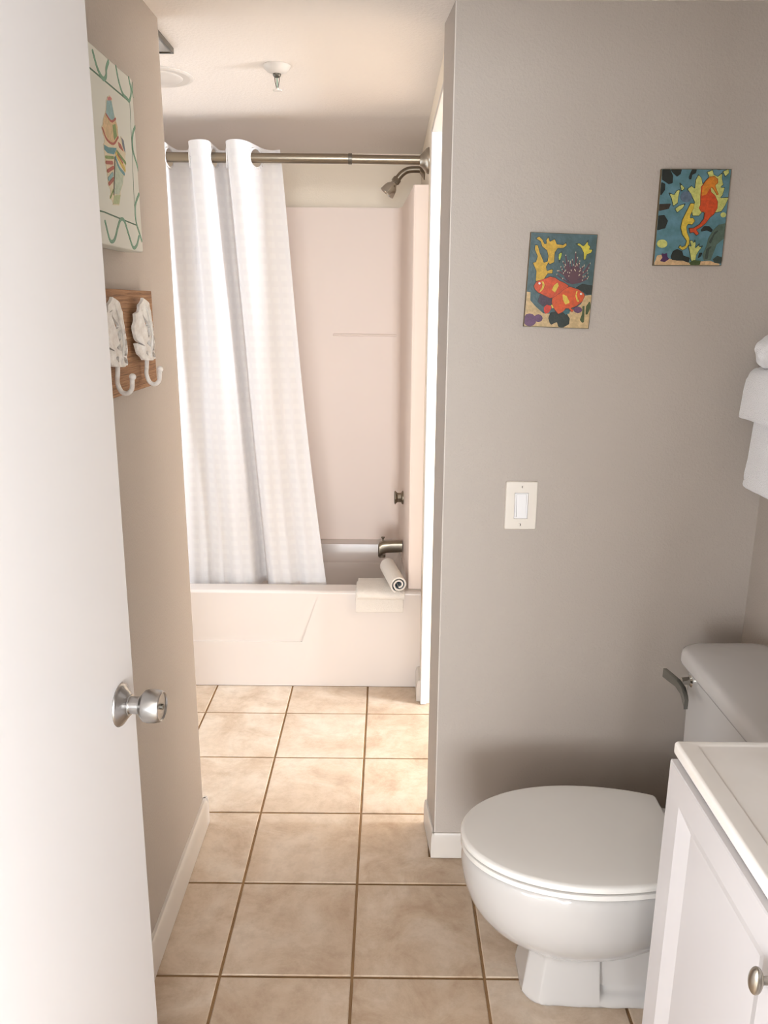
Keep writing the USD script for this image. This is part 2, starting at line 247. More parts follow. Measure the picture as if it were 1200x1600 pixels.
ART_A1 = [('painted_sand','sand',[(-77.4,-106.1),(np.float64(-76.6),np.float64(-62.3)),(-77.4,np.float64(-26.0)),(np.float64(-67.2),np.float64(-27.4)),(np.float64(-67.1),np.float64(-45.5)),(np.float64(-52.2),np.float64(-60.0)),(np.float64(-33.8),np.float64(-74.3)),(np.float64(12.4),np.float64(-76.3)),(np.float64(31.8),np.float64(-67.5)),(np.float64(53.7),np.float64(-50.3)),(np.float64(61.6),np.float64(-30.3)),(77.4,np.float64(-28.2)),(77.4,-106.1)]),('painted_coral','gold',[(np.float64(-56.9),np.float64(-2.3)),(np.float64(-57.4),np.float64(20.8)),(np.float64(-67.5),np.float64(38.7)),(np.float64(-60.1),np.float64(40.6)),(np.float64(-57.2),np.float64(53.9)),(np.float64(-65.3),np.float64(68.5)),(np.float64(-65.0),np.float64(78.4)),(np.float64(-59.5),np.float64(77.8)),(np.float64(-53.8),np.float64(62.2)),(np.float64(-45.8),np.float64(47.6)),(np.float64(-42.4),np.float64(39.4)),(np.float64(-33.6),np.float64(42.9)),(np.float64(-27.6),np.float64(49.7)),(np.float64(-36.6),np.float64(30.5)),(np.float64(-33.1),np.float64(21.5)),(np.float64(-20.2),np.float64(26.0)),(np.float64(-20.1),np.float64(16.9)),(np.float64(-31.0),np.float64(16.6)),(np.float64(-38.9),np.float64(3.2))]),('painted_coral','gold',[(np.float64(-28.0),np.float64(37.3)),(np.float64(-33.6),np.float64(42.9)),(np.float64(-32.2),np.float64(54.5)),(np.float64(-36.8),np.float64(67.6)),(np.float64(-48.4),np.float64(75.6)),(np.float64(-52.9),np.float64(87.0)),(np.float64(-65.1),np.float64(93.3)),(np.float64(-57.1),np.float64(96.8)),(np.float64(-49.9),np.float64(90.4)),(np.float64(-43.9),np.float64(80.6)),(np.float64(-38.3),np.float64(82.5)),(np.float64(-40.7),np.float64(89.8)),(np.float64(-35.6),np.float64(97.4)),(np.float64(-32.8),np.float64(85.9)),(np.float64(-21.8),np.float64(92.8)),(np.float64(-15.7),np.float64(81.4)),(np.float64(-0.6),np.float64(80.2)),(np.float64(5.6),np.float64(85.3)),(np.float64(7.7),np.float64(80.4)),(np.float64(0.8),np.float64(74.4)),(np.float64(-13.2),np.float64(73.2)),(np.float64(-18.9),np.float64(63.2)),(np.float64(-18.4),np.float64(41.7))]),('painted_coral','lemon',[(np.float64(50.2),np.float64(50.2)),(np.float64(49.4),np.float64(65.0)),(np.float64(41.3),np.float64(78.0)),(np.float64(29.0),np.float64(84.3)),(np.float64(37.2),np.float64(85.3)),(np.float64(46.2),np.float64(78.9)),(np.float64(50.7),np.float64(83.2)),(np.float64(56.3),np.float64(93.2)),(np.float64(56.5),np.float64(83.3)),(np.float64(62.9),np.float64(78.6)),(np.float64(58.6),np.float64(71.9)),(np.float64(68.5),np.float64(72.9)),(np.float64(65.9),np.float64(66.3)),(np.float64(55.6),np.float64(61.9)),(np.float64(54.3),np.float64(50.3))]),('painted_coral','lime',[(np.float64(-8.7),np.float64(53.5)),(np.float64(-8.6),np.float64(60.1)),(np.float64(-2.4),np.float64(65.3)),(np.float64(-2.4),np.float64(57.0)),(np.float64(-5.9),np.float64(42.1))]),('painted_rock','darkgreen',[(np.float64(36.2),np.float64(-14.5)),(np.float64(51.9),np.float64(-4.2)),(np.float64(76.7),np.float64(-6.8)),(np.float64(77.2),np.float64(-26.6)),(np.float64(64.8),np.float64(-28.6)),(np.float64(53.8),np.float64(-20.6))]),('painted_anemone','plum',[(np.float64(-44.6),np.float64(-33.3)),(np.float64(-19.0),np.float64(-35.9)),(np.float64(-15.6),np.float64(-52.3)),(np.float64(-35.4),np.float64(-57.8)),(np.float64(-48.2),np.float64(-48.3))]),('painted_rock','darkgreen',[(np.float64(-16.2),np.float64(-96.9)),(np.float64(-20.7),np.float64(-85.5)),(np.float64(-17.0),np.float64(-72.2)),(np.float64(-2.1),np.float64(-68.4)),(np.float64(5.4),np.float64(-74.8)),(np.float64(18.3),np.float64(-67.8)),(np.float64(30.2),np.float64(-84.0)),(np.float64(29.9),np.float64(-97.2)),(np.float64(15.7),-106.1),(np.float64(5.1),np.float64(-104.5)),(np.float64(0.5),np.float64(-93.1)),(np.float64(-12.4),np.float64(-100.1))]),('painted_seaweed','olive',[(np.float64(60.2),np.float64(-93.0)),(np.float64(54.3),np.float64(-86.6)),(np.float64(58.1),np.float64(-74.9)),(np.float64(57.6),np.float64(-55.2)),(np.float64(62.5),np.float64(-53.4)),(np.float64(64.1),np.float64(-74.8)),(np.float64(65.1),np.float64(-91.2))]),('painted_seaweed','olive',[(np.float64(66.6),np.float64(-74.7)),(np.float64(66.1),np.float64(-54.9)),(np.float64(73.9),np.float64(-41.5)),(77.4,np.float64(-56.2)),(np.float64(71.5),np.float64(-72.9))]),('painted_sponge','violet',[(np.float64(-48.4),np.float64(-90.4)),(np.float64(-49.8),np.float64(-97.9)),(np.float64(-55.2),np.float64(-103.5)),(np.float64(-63.1),np.float64(-105.7)),(np.float64(-71.4),np.float64(-104.0)),(-77.4,np.float64(-98.7)),(-77.4,np.float64(-91.4)),(-77.4,np.float64(-83.9)),(np.float64(-73.8),np.float64(-78.3)),(np.float64(-65.9),np.float64(-76.1)),(np.float64(-57.7),np.float64(-77.8)),(np.float64(-51.2),np.float64(-83.1))]),('painted_sponge','violet',[(np.float64(-34.0),np.float64(-85.9)),(np.float64(-34.9),np.float64(-90.4)),(np.float64(-38.3),np.float64(-93.9)),(np.float64(-43.3),np.float64(-95.2)),(np.float64(-48.5),np.float64(-94.2)),(np.float64(-52.6),np.float64(-91.0)),(np.float64(-54.4),np.float64(-86.5)),(np.float64(-53.4),np.float64(-81.9)),(np.float64(-50.0),np.float64(-78.5)),(np.float64(-45.1),np.float64(-77.1)),(np.float64(-39.9),np.float64(-78.2)),(np.float64(-35.8),np.float64(-81.4))]),('painted_sponge','violet',[(np.float64(57.7),np.float64(-63.4)),(np.float64(56.8),np.float64(-67.1)),(np.float64(53.3),np.float64(-70.0)),(np.float64(48.4),np.float64(-71.1)),(np.float64(43.2),np.float64(-70.3)),(np.float64(39.1),np.float64(-67.7)),(np.float64(37.4),np.float64(-64.0)),(np.float64(38.3),np.float64(-60.3)),(np.float64(41.8),np.float64(-57.4)),(np.float64(46.7),np.float64(-56.3)),(np.float64(51.9),np.float64(-57.1)),(np.float64(55.9),np.float64(-59.7))]),('painted_fish','orange',[(np.float64(-60.9),np.float64(-13.2)),(np.float64(-56.0),np.float64(-3.1)),(np.float64(-41.3),np.float64(2.3)),(np.float64(-30.0),np.float64(6.7)),(np.float64(-25.2),np.float64(9.3)),(np.float64(-13.2),np.float64(7.2)),(np.float64(-2.5),np.float64(0.9)),(np.float64(11.5),np.float64(-4.5)),(np.float64(20.6),np.float64(-10.0)),(np.float64(10.2),np.float64(-23.5)),(np.float64(0.4),np.float64(-27.1)),(np.float64(-12.1),np.float64(-37.4)),(np.float64(-20.3),np.float64(-39.2)),(np.float64(-36.2),np.float64(-33.1)),(np.float64(-50.3),np.float64(-26.9)),(np.float64(-57.7),np.float64(-20.5))]),('fish_stripe','yellow',[(np.float64(-45.2),np.float64(-1.1)),(np.float64(-39.2),np.float64(-2.6)),(np.float64(-35.9),np.float64(-10.0)),(np.float64(-37.6),np.float64(-18.3)),(np.float64(-47.5),np.float64(-30.1)),(np.float64(-47.1),np.float64(-25.1)),(np.float64(-42.0),np.float64(-16.7)),(np.float64(-41.1),np.float64(-8.5))]),('fish_stripe','yellow',[(np.float64(-5.5),np.float64(-2.5)),(np.float64(-3.0),np.float64(-10.7)),(np.float64(-9.8),np.float64(-26.6)),(np.float64(-18.0),np.float64(-21.0)),(np.float64(-14.8),np.float64(-11.0))]),('fish_tail','red',[(np.float64(-33.4),np.float64(-61.1)),(np.float64(-27.3),np.float64(-54.3)),(np.float64(-16.9),np.float64(-56.5)),(np.float64(-15.5),np.float64(-62.2)),(np.float64(-20.4),np.float64(-72.3)),(np.float64(-28.5),np.float64(-75.8)),(np.float64(-32.6),np.float64(-69.3))]),('painted_fish','orange2',[(np.float64(-15.3),np.float64(-39.1)),(np.float64(0.5),np.float64(-27.9)),(np.float64(9.7),np.float64(-18.6)),(np.float64(22.4),np.float64(-11.6)),(np.float64(45.0),np.float64(-17.6)),(np.float64(57.7),np.float64(-25.5)),(np.float64(60.3),np.float64(-30.3)),(np.float64(56.3),np.float64(-43.7)),(np.float64(42.4),np.float64(-55.6)),(np.float64(27.7),np.float64(-61.0)),(np.float64(38.2),np.float64(-64.0)),(np.float64(33.8),np.float64(-69.9)),(np.float64(26.0),np.float64(-61.0)),(np.float64(17.6),np.float64(-61.3)),(np.float64(14.9),np.float64(-67.9)),(np.float64(2.0),np.float64(-74.9)),(np.float64(-5.6),np.float64(-66.9)),(np.float64(-9.5),np.float64(-62.0)),(np.float64(-16.0),np.float64(-49.0))]),('fish_stripe','yellow',[(np.float64(7.3),np.float64(-28.6)),(np.float64(18.0),np.float64(-33.2)),(np.float64(27.1),np.float64(-47.8)),(np.float64(16.7),np.float64(-53.0)),(np.float64(10.6),np.float64(-43.3))]),('fish_stripe','yellow',[(np.float64(43.6),np.float64(-20.1)),(np.float64(41.2),np.float64(-29.2)),(np.float64(44.8),np.float64(-39.0)),(np.float64(52.6),np.float64(-47.9)),(np.float64(42.8),np.float64(-44.0)),(np.float64(38.0),np.float64(-31.0)),(np.float64(39.5),np.float64(-21.0))]),('fish_stripe','yellow',[(np.float64(-14.8),np.float64(-52.3)),(np.float64(-9.5),np.float64(-62.0)),(np.float64(-13.8),np.float64(-62.2)),(np.float64(-17.0),np.float64(-55.7))]),('painted_rock','teal2',[(np.float64(11.5),np.float64(-68.0)),(np.float64(26.2),np.float64(-62.7)),(np.float64(29.0),np.float64(-72.5)),(np.float64(19.1),np.float64(-76.1))]),('fish_eye','white',[(np.float64(-45.5),np.float64(-6.6)),(np.float64(-45.8),np.float64(-8.0)),(np.float64(-46.7),np.float64(-9.1)),(np.float64(-48.1),np.float64(-9.5)),(np.float64(-49.6),np.float64(-9.2)),(np.float64(-50.7),np.float64(-8.2)),(np.float64(-51.2),np.float64(-6.8)),(np.float64(-51.0),np.float64(-5.4)),(np.float64(-50.1),np.float64(-4.3)),(np.float64(-48.7),np.float64(-3.9)),(np.float64(-47.2),np.float64(-4.2)),(np.float64(-46.1),np.float64(-5.2))]),('fish_eye','white',[(np.float64(54.0),np.float64(-27.2)),(np.float64(53.8),np.float64(-28.6)),(np.float64(52.8),np.float64(-29.7)),(np.float64(51.4),np.float64(-30.1)),(np.float64(50.0),np.float64(-29.8)),(np.float64(48.8),np.float64(-28.8)),(np.float64(48.3),np.float64(-27.4)),(np.float64(48.5),np.float64(-26.0)),(np.float64(49.4),np.float64(-24.9)),(np.float64(50.8),np.float64(-24.5)),(np.float64(52.3),np.float64(-24.8)),(np.float64(53.5),np.float64(-25.8))])]
ART_T1 = [(np.float64(2.3),np.float64(43.9)),(np.float64(14.6),np.float64(45.9)),(np.float64(23.6),np.float64(48.6)),(np.float64(27.3),np.float64(37.2)),(np.float64(34.5),np.float64(39.9)),(np.float64(35.5),np.float64(53.9)),(np.float64(30.1),np.float64(65.3)),(np.float64(7.5),np.float64(58.1)),(np.float64(9.0),np.float64(35.9)),(np.float64(41.3),np.float64(46.6)),(np.float64(23.6),np.float64(24.7)),(np.float64(33.6),np.float64(25.0)),(np.float64(5.8),np.float64(18.4)),(np.float64(19.0),np.float64(12.2)),(np.float64(42.3),np.float64(14.5)),(np.float64(51.6),np.float64(22.2)),(np.float64(62.7),np.float64(20.0)),(np.float64(63.9),np.float64(31.6)),(np.float64(66.1),np.float64(42.4)),(np.float64(51.0),np.float64(4.0)),(np.float64(-5.6),np.float64(23.1)),(np.float64(51.8),np.float64(35.4)),(np.float64(44.0),np.float64(30.2)),(np.float64(-1.5),np.float64(32.3))]
ART_B1 = (np.float64(29.3),np.float64(-4.8))
ART_A2 = [('painted_rock','black',[(np.float64(-79.0),np.float64(103.4)),(np.float64(-60.3),104.2),(np.float64(-51.9),np.float64(89.0)),(np.float64(-52.2),np.float64(74.4)),(np.float64(-60.5),np.float64(71.9)),(np.float64(-76.8),np.float64(81.6))]),('painted_rock','black',[(np.float64(-60.2),np.float64(103.8)),(np.float64(-33.7),104.2),(np.float64(-35.3),np.float64(93.9)),(np.float64(-43.3),np.float64(88.2)),(np.float64(-54.4),np.float64(97.0))]),('painted_rock','black',[(np.float64(-79.0),np.float64(77.5)),(np.float64(-68.3),np.float64(72.7)),(np.float64(-67.9),np.float64(59.7)),(np.float64(-75.3),np.float64(48.4)),(np.float64(-78.6),np.float64(50.0))]),('painted_rock','brown',[(np.float64(-78.6),np.float64(29.8)),(np.float64(-51.3),np.float64(30.7)),(np.float64(-55.3),np.float64(19.3)),(np.float64(-78.0),np.float64(14.4))]),('painted_rock','black',[(-79.4,np.float64(4.7)),(np.float64(-64.3),np.float64(6.4)),(np.float64(-54.5),np.float64(-6.6)),(np.float64(-59.7),np.float64(-22.8)),(np.float64(-78.1),np.float64(-27.7))]),('painted_rock','black',[(np.float64(-16.7),np.float64(87.5)),(np.float64(-10.6),np.float64(103.7)),(np.float64(0.5),104.2),(np.float64(-1.2),np.float64(95.7)),(np.float64(-9.4),np.float64(92.4)),(np.float64(-10.2),np.float64(82.7)),(np.float64(-15.3),np.float64(82.6))]),('painted_rock','black',[(np.float64(42.4),104.2),(np.float64(59.5),104.2),(np.float64(51.1),np.float64(102.7))]),('painted_rock','black',[(np.float64(23.0),np.float64(-25.9)),(np.float64(29.0),np.float64(-17.7)),(np.float64(41.0),np.float64(-17.7)),(np.float64(50.4),np.float64(-25.8)),(np.float64(47.6),np.float64(-31.5)),(np.float64(36.9),np.float64(-27.4)),(np.float64(23.4),np.float64(-29.9))]),('painted_sand','peach',[(np.float64(-79.3),np.float64(-103.7)),(np.float64(-72.7),np.float64(-82.7)),(np.float64(-64.3),np.float64(-81.0)),(np.float64(-42.7),np.float64(-90.7)),(np.float64(-13.1),np.float64(-94.0)),(np.float64(2.8),np.float64(-98.8)),(np.float64(30.0),np.float64(-95.6)),(np.float64(50.5),np.float64(-94.0)),(np.float64(78.8),np.float64(-102.1)),(79.4,-104.2),(-79.4,-104.2)]),('painted_rock','black',[(np.float64(-41.5),np.float64(-85.9)),(np.float64(-37.6),np.float64(-72.9)),(np.float64(-27.8),np.float64(-68.1)),(np.float64(-15.3),np.float64(-72.9)),(np.float64(-12.6),np.float64(-82.6)),(np.float64(3.4),np.float64(-87.5)),(np.float64(2.0),np.float64(-98.8)),(np.float64(-11.4),np.float64(-94.0)),(np.float64(-25.2),np.float64(-94.0)),(np.float64(-37.4),np.float64(-92.4))]),('painted_rock','black',[(np.float64(20.9),np.float64(-90.7)),(np.float64(24.6),np.float64(-76.1)),(np.float64(32.3),np.float64(-76.1)),(np.float64(28.9),np.float64(-84.2))]),('painted_seaweed','greygreen',[(np.float64(36.7),np.float64(-94.0)),(np.float64(32.0),np.float64(-81.0)),(np.float64(38.8),np.float64(-63.1)),(np.float64(42.0),np.float64(-43.7)),(np.float64(50.6),np.float64(-27.4)),(np.float64(63.0),np.float64(-14.4)),(79.4,np.float64(-11.1)),(79.4,np.float64(-43.6)),(np.float64(62.3),np.float64(-58.2)),(np.float64(57.3),np.float64(-76.1)),(np.float64(52.0),np.float64(-92.3))]),('painted_seaweed','darkgrey',[(np.float64(42.9),np.float64(-53.4)),(np.float64(54.4),np.float64(-30.7)),(np.float64(70.5),np.float64(-20.9)),(np.float64(55.0),np.float64(-37.2)),(np.float64(48.4),np.float64(-56.6))]),('painted_seaweed','darkgrey',[(np.float64(38.1),np.float64(-90.7)),(np.float64(39.3),np.float64(-68.0)),(np.float64(57.0),np.float64(-56.6)),(np.float64(46.3),np.float64(-69.6)),(np.float64(45.0),np.float64(-90.7))]),('painted_rock','darkgrey',[(np.float64(57.0),np.float64(-90.7)),(np.float64(66.5),np.float64(-82.6)),(np.float64(77.2),np.float64(-85.8)),(np.float64(78.7),np.float64(-100.5)),(np.float64(61.3),np.float64(-98.8))]),('painted_coral','paleyellow',[(np.float64(1.0),np.float64(4.9)),(np.float64(-1.7),np.float64(14.6)),(np.float64(3.2),np.float64(34.1)),(np.float64(-7.0),np.float64(50.3)),(np.float64(-16.6),np.float64(61.6)),(np.float64(-8.7),np.float64(68.1)),(np.float64(0.5),np.float64(61.6)),(np.float64(0.2),np.float64(81.1)),(np.float64(5.2),np.float64(91.7)),(np.float64(12.8),np.float64(84.4)),(np.float64(15.8),np.float64(71.4)),(np.float64(26.2),np.float64(78.0)),(np.float64(30.2),np.float64(89.3)),(np.float64(24.3),np.float64(97.4)),(np.float64(35.8),np.float64(102.3)),(np.float64(38.5),np.float64(92.6)),(np.float64(49.2),np.float64(87.8)),(np.float64(58.7),np.float64(96.0)),(np.float64(58.1),np.float64(84.6)),(np.float64(62.8),np.float64(71.6)),(np.float64(54.9),np.float64(65.1)),(np.float64(66.9),np.float64(65.2)),(np.float64(63.4),np.float64(48.9)),(np.float64(57.3),np.float64(42.4)),(np.float64(78.5),np.float64(44.1)),(np.float64(72.4),np.float64(27.8)),(np.float64(65.2),np.float64(14.8)),(np.float64(50.1),np.float64(11.5)),(np.float64(37.0),np.float64(5.0)),(np.float64(22.3),np.float64(14.7)),(np.float64(14.7),np.float64(4.9))]),('painted_coral','paleyellow',[(np.float64(60.1),np.float64(99.2)),(np.float64(71.5),np.float64(104.1)),(np.float64(73.2),np.float64(96.0)),(np.float64(66.2),np.float64(89.5))]),('painted_coral','paleyellow',[(np.float64(-45.7),np.float64(25.8)),(np.float64(-50.7),np.float64(42.0)),(np.float64(-57.8),np.float64(53.3)),(np.float64(-46.2),np.float64(48.5)),(np.float64(-40.3),np.float64(58.2)),(np.float64(-34.5),np.float64(59.9)),(np.float64(-37.0),np.float64(42.1)),(np.float64(-36.9),np.float64(32.3))]),('painted_coral','paleyellow',[(np.float64(-35.1),np.float64(74.5)),(np.float64(-23.7),np.float64(63.2)),(np.float64(-30.0),np.float64(58.3))]),('painted_coral','paleyellow',[(np.float64(-40.7),np.float64(19.4)),(np.float64(-32.0),np.float64(25.9)),(np.float64(-19.5),np.float64(30.0)),(np.float64(-24.6),np.float64(21.0)),(np.float64(-35.7),np.float64(12.1))]),('painted_rock','slate',[(np.float64(-5.1),np.float64(45.4)),(np.float64(-6.3),np.float64(39.3)),(np.float64(-10.7),np.float64(34.9)),(np.float64(-17.3),np.float64(33.2)),(np.float64(-24.1),np.float64(34.8)),(np.float64(-29.4),np.float64(39.2)),(np.float64(-31.8),np.float64(45.3)),(np.float64(-30.6),np.float64(51.4)),(np.float64(-26.2),np.float64(55.9)),(np.float64(-19.7),np.float64(57.5)),(np.float64(-12.8),np.float64(55.9)),(np.float64(-7.5),np.float64(51.5))]),('painted_seahorse','yellow',[(np.float64(-6.7),np.float64(30.8)),(np.float64(1.0),np.float64(30.8)),(np.float64(1.1),np.float64(21.1)),(np.float64(-5.9),np.float64(4.9)),(np.float64(-5.2),np.float64(-1.6)),(np.float64(1.5),np.float64(0.0)),(np.float64(6.4),np.float64(-6.4)),(np.float64(1.2),np.float64(-14.5)),(np.float64(-8.4),np.float64(-12.9)),(np.float64(-12.0),np.float64(-19.4)),(np.float64(-9.0),np.float64(-32.4)),(np.float64(-2.7),np.float64(-43.7)),(np.float64(-1.4),np.float64(-56.7)),(np.float64(-7.3),np.float64(-66.4)),(np.float64(-15.5),np.float64(-70.5)),(np.float64(-24.7),np.float64(-64.8)),(np.float64(-21.7),np.float64(-60.0)),(np.float64(-17.8),np.float64(-64.8)),(np.float64(-9.5),np.float64(-61.6)),(np.float64(-7.2),np.float64(-50.2)),(np.float64(-19.0),np.float64(-35.7)),(np.float64(-23.9),np.float64(-21.1)),(np.float64(-22.0),np.float64(-4.9)),(np.float64(-13.7),np.float64(14.6))]),('painted_seahorse','orange',[(np.float64(22.7),np.float64(79.6)),(np.float64(30.4),np.float64(87.7)),(np.float64(40.5),np.float64(89.4)),(np.float64(49.7),np.float64(82.9)),(np.float64(50.5),np.float64(74.8)),(np.float64(44.2),np.float64(69.9)),(np.float64(50.6),np.float64(57.0)),(np.float64(54.7),np.float64(50.5)),(np.float64(51.5),np.float64(48.9)),(np.float64(39.5),np.float64(65.0)),(np.float64(34.4),np.float64(65.0)),(np.float64(37.1),np.float64(55.3)),(np.float64(46.3),np.float64(48.8)),(np.float64(54.6),np.float64(34.3)),(np.float64(55.1),np.float64(21.3)),(np.float64(48.7),np.float64(8.3)),(np.float64(40.8),np.float64(1.8)),(np.float64(31.8),np.float64(-11.2)),(np.float64(22.3),np.float64(-19.4)),(np.float64(11.0),np.float64(-25.9)),(np.float64(18.6),np.float64(-34.0)),(np.float64(13.9),np.float64(-38.0)),(np.float64(6.3),np.float64(-30.7)),(np.float64(-1.3),np.float64(-32.4)),(np.float64(-4.8),np.float64(-22.7)),(np.float64(5.5),np.float64(-22.6)),(np.float64(18.4),np.float64(-14.5)),(np.float64(27.4),np.float64(-1.5)),(np.float64(27.6),np.float64(13.1)),(np.float64(19.1),np.float64(13.1)),(np.float64(13.1),np.float64(21.2)),(np.float64(15.9),np.float64(27.6)),(np.float64(14.1),np.float64(45.5)),(np.float64(13.7),np.float64(66.6))]),('seahorse_head','amber',[(np.float64(22.7),np.float64(79.6)),(np.float64(30.4),np.float64(87.7)),(np.float64(40.5),np.float64(89.4)),(np.float64(49.7),np.float64(82.9)),(np.float64(50.5),np.float64(74.8)),(np.float64(44.2),np.float64(69.9)),(np.float64(50.6),np.float64(57.0)),(np.float64(54.7),np.float64(50.5)),(np.float64(51.5),np.float64(48.9)),(np.float64(39.5),np.float64(65.0)),(np.float64(33.6),np.float64(64.2)),(np.float64(27.3),np.float64(50.4)),(np.float64(16.5),np.float64(47.1)),(np.float64(16.3),np.float64(66.6))]),('painted_coral','paleyellow',[(np.float64(7.5),np.float64(-94.0)),(np.float64(1.9),np.float64(-72.9)),(np.float64(-2.8),np.float64(-59.9)),(np.float64(6.3),np.float64(-64.8)),(np.float64(-0.3),np.float64(-50.2)),(np.float64(5.7),np.float64(-50.2)),(np.float64(8.2),np.float64(-58.3)),(np.float64(11.5),np.float64(-48.6)),(np.float64(13.4),np.float64(-58.3)),(np.float64(11.6),np.float64(-66.4)),(np.float64(16.6),np.float64(-64.8)),(np.float64(22.6),np.float64(-56.7)),(np.float64(21.7),np.float64(-64.8)),(np.float64(30.0),np.float64(-61.5)),(np.float64(22.4),np.float64(-71.3)),(np.float64(16.7),np.float64(-82.6)),(np.float64(16.1),np.float64(-94.0))]),('painted_snail','paleyellow',[(np.float64(-51.7),np.float64(-56.8)),(np.float64(-52.9),np.float64(-61.5)),(np.float64(-57.1),np.float64(-64.9)),(np.float64(-63.2),np.float64(-66.2)),(np.float64(-69.5),np.float64(-64.9)),(np.float64(-74.4),np.float64(-61.5)),(np.float64(-76.5),np.float64(-56.8)),(np.float64(-75.3),np.float64(-52.1)),(np.float64(-71.1),np.float64(-48.6)),(np.float64(-65.0),np.float64(-47.4)),(np.float64(-58.7),np.float64(-48.6)),(np.float64(-53.9),np.float64(-52.1))]),('painted_snail','paleyellow',[(np.float64(76.8),np.float64(6.7)),(np.float64(76.2),np.float64(3.9)),(np.float64(74.1),np.float64(1.8)),(np.float64(70.9),np.float64(1.0)),(np.float64(67.6),np.float64(1.8)),(np.float64(65.0),np.float64(3.9)),(np.float64(63.8),np.float64(6.7)),(np.float64(64.4),np.float64(9.5)),(np.float64(66.5),np.float64(11.6)),(np.float64(69.7),np.float64(12.4)),(np.float64(73.1),np.float64(11.6)),(np.float64(75.7),np.float64(9.6))]),('painted_starfish','purple',[(np.float64(-66.3),np.float64(-95.6)),(np.float64(-60.2),np.float64(-87.5)),(np.float64(-64.6),np.float64(-77.8)),(np.float64(-55.9),np.float64(-79.4)),(np.float64(-51.0),np.float64(-76.2)),(np.float64(-49.2),np.float64(-85.9)),(np.float64(-44.4),np.float64(-90.8)),(np.float64(-54.1),np.float64(-97.2))]),('painted_pot','olive',[(np.float64(2.0),np.float64(-98.8)),(np.float64(12.5),np.float64(-92.4)),(np.float64(29.9),np.float64(-94.0)),(np.float64(27.5),-104.2),(np.float64(6.8),-104.2)])]
ART_S = [('painted_line','deepgreen',3,[(-77.2,118.8),(113.9,115.1)]),('painted_line','deepgreen',1.2,[(116.1,115.6),(108.5,11.9),(102.0,-55.0),(103.3,-108.5)]),('painted_line','deepgreen',2.5,[(-78.1,-106.3),(102.7,-111.3)]),('painted_vine','green',6,[(-74.5,150.1),(-56.9,128.7),(-32.3,119.0),(-14.9,126.6),(-9.8,141.0),(4.3,155.6)]),('painted_vine','green',5,[(45.2,158.7),(55.3,137.5),(74.6,120.2),(98.0,117.4),(114.4,117.0),(129.4,136.7),(119.9,158.2)]),('painted_vine','green',5,[(144.9,157.3),(136.8,140.8),(149.5,121.9)]),('painted_vine','green',5,[(153.9,84.7),(122.1,59.9),(115.0,30.0),(134.9,6.9),(145.7,-7.4)]),('painted_vine','green',5,[(135.9,-49.3),(106.6,-74.5),(104.3,-104.3),(122.8,-125.9),(134.3,-138.8)]),('painted_vine','green',5,[(-78.2,-122.0),(-62.2,-149.8),(-47.7,-153.7),(-30.2,-146.1),(-9.0,-124.1),(10.8,-109.5),(31.4,-111.4),(52.0,-134.4),(73.9,-155.5),(98.3,-149.7),(116.7,-131.9)])]
ART_G = [('shell_tip','pink',[(-16.0,92.4),(-2.3,97.7),(8.1,95.7),(-0.3,91.0),(-19.0,87.3)]),('shell_band','sky',[(-22.7,86.4),(3.7,92.4),(15.8,65.7),(3.0,58.5),(-15.5,56.9),(-32.2,61.2)]),('shell_band','apricot',[(-37.9,58.9),(-30.3,61.6),(-1.1,56.5),(19.1,64.1),(27.9,53.3),(27.9,37.1),(13.1,22.8),(-2.7,18.8),(-31.5,19.1),(-54.4,25.9),(-53.4,37.0),(-47.1,49.3)]),('shell_band','leaf',[(-0.6,51.0),(17.1,55.7),(21.9,36.0),(2.6,25.4)]),('shell_band','blue',[(-54.7,8.4),(-32.6,7.6),(15.7,15.0),(-3.5,0.6),(-38.9,-3.0),(-54.8,0.2)]),('shell_band','brick',[(24.7,27.7),(40.6,25.6),(56.8,14.7),(28.6,18.5)]),('shell_band','slate',[(45.8,39.0),(59.5,35.3),(65.0,13.6),(50.5,23.6)]),('shell_band','palegreen',[(1.4,-12.0),(42.5,-28.1),(34.5,-44.4),(8.6,-66.8),(-20.0,-69.1)]),('shell_band','moss',[(-20.6,-71.7),(17.0,-65.7),(4.5,-84.2),(-28.2,-87.4)])]
ART_S2 = [('shell_stripe','brick',4,[(-32.0,61.8),(-15.5,56.9),(-1.1,56.5),(19.4,65.3)]),('shell_stripe','brick',4,[(-55.8,34.4),(-38.4,20.1),(-2.7,18.8),(27.6,35.9)]),('shell_stripe','leaf',6,[(14.2,8.6),(61.0,-3.6)]),('shell_stripe','yellow',8,[(9.1,4.0),(34.8,-7.8),(53.8,-16.2)]),('shell_stripe','brick',4,[(15.1,3.8),(43.4,-6.4)]),('shell_stripe','blue',6,[(3.5,-3.1),(20.1,-17.6),(47.5,-24.8)]),('shell_stripe','leaf',5,[(-50.2,-11.4),(-8.9,-5.7)]),('shell_stripe','brick',6,[(-50.4,-20.3),(-17.1,-15.6)]),('shell_stripe','brick',6,[(-46.2,-34.0),(-13.0,-22.8)]),('shell_stripe','sky',7,[(-43.6,-46.8),(-19.7,-34.8)]),('shell_stripe','brick',6,[(-43.7,-55.2),(-17.7,-43.1)]),('shell_stripe','leaf',3,[(-41.4,-77.9),(-22.2,-62.0)]),('shell_stripe','brown',2.5,[(-0.6,-3.7),(-22.3,-70.7)])]
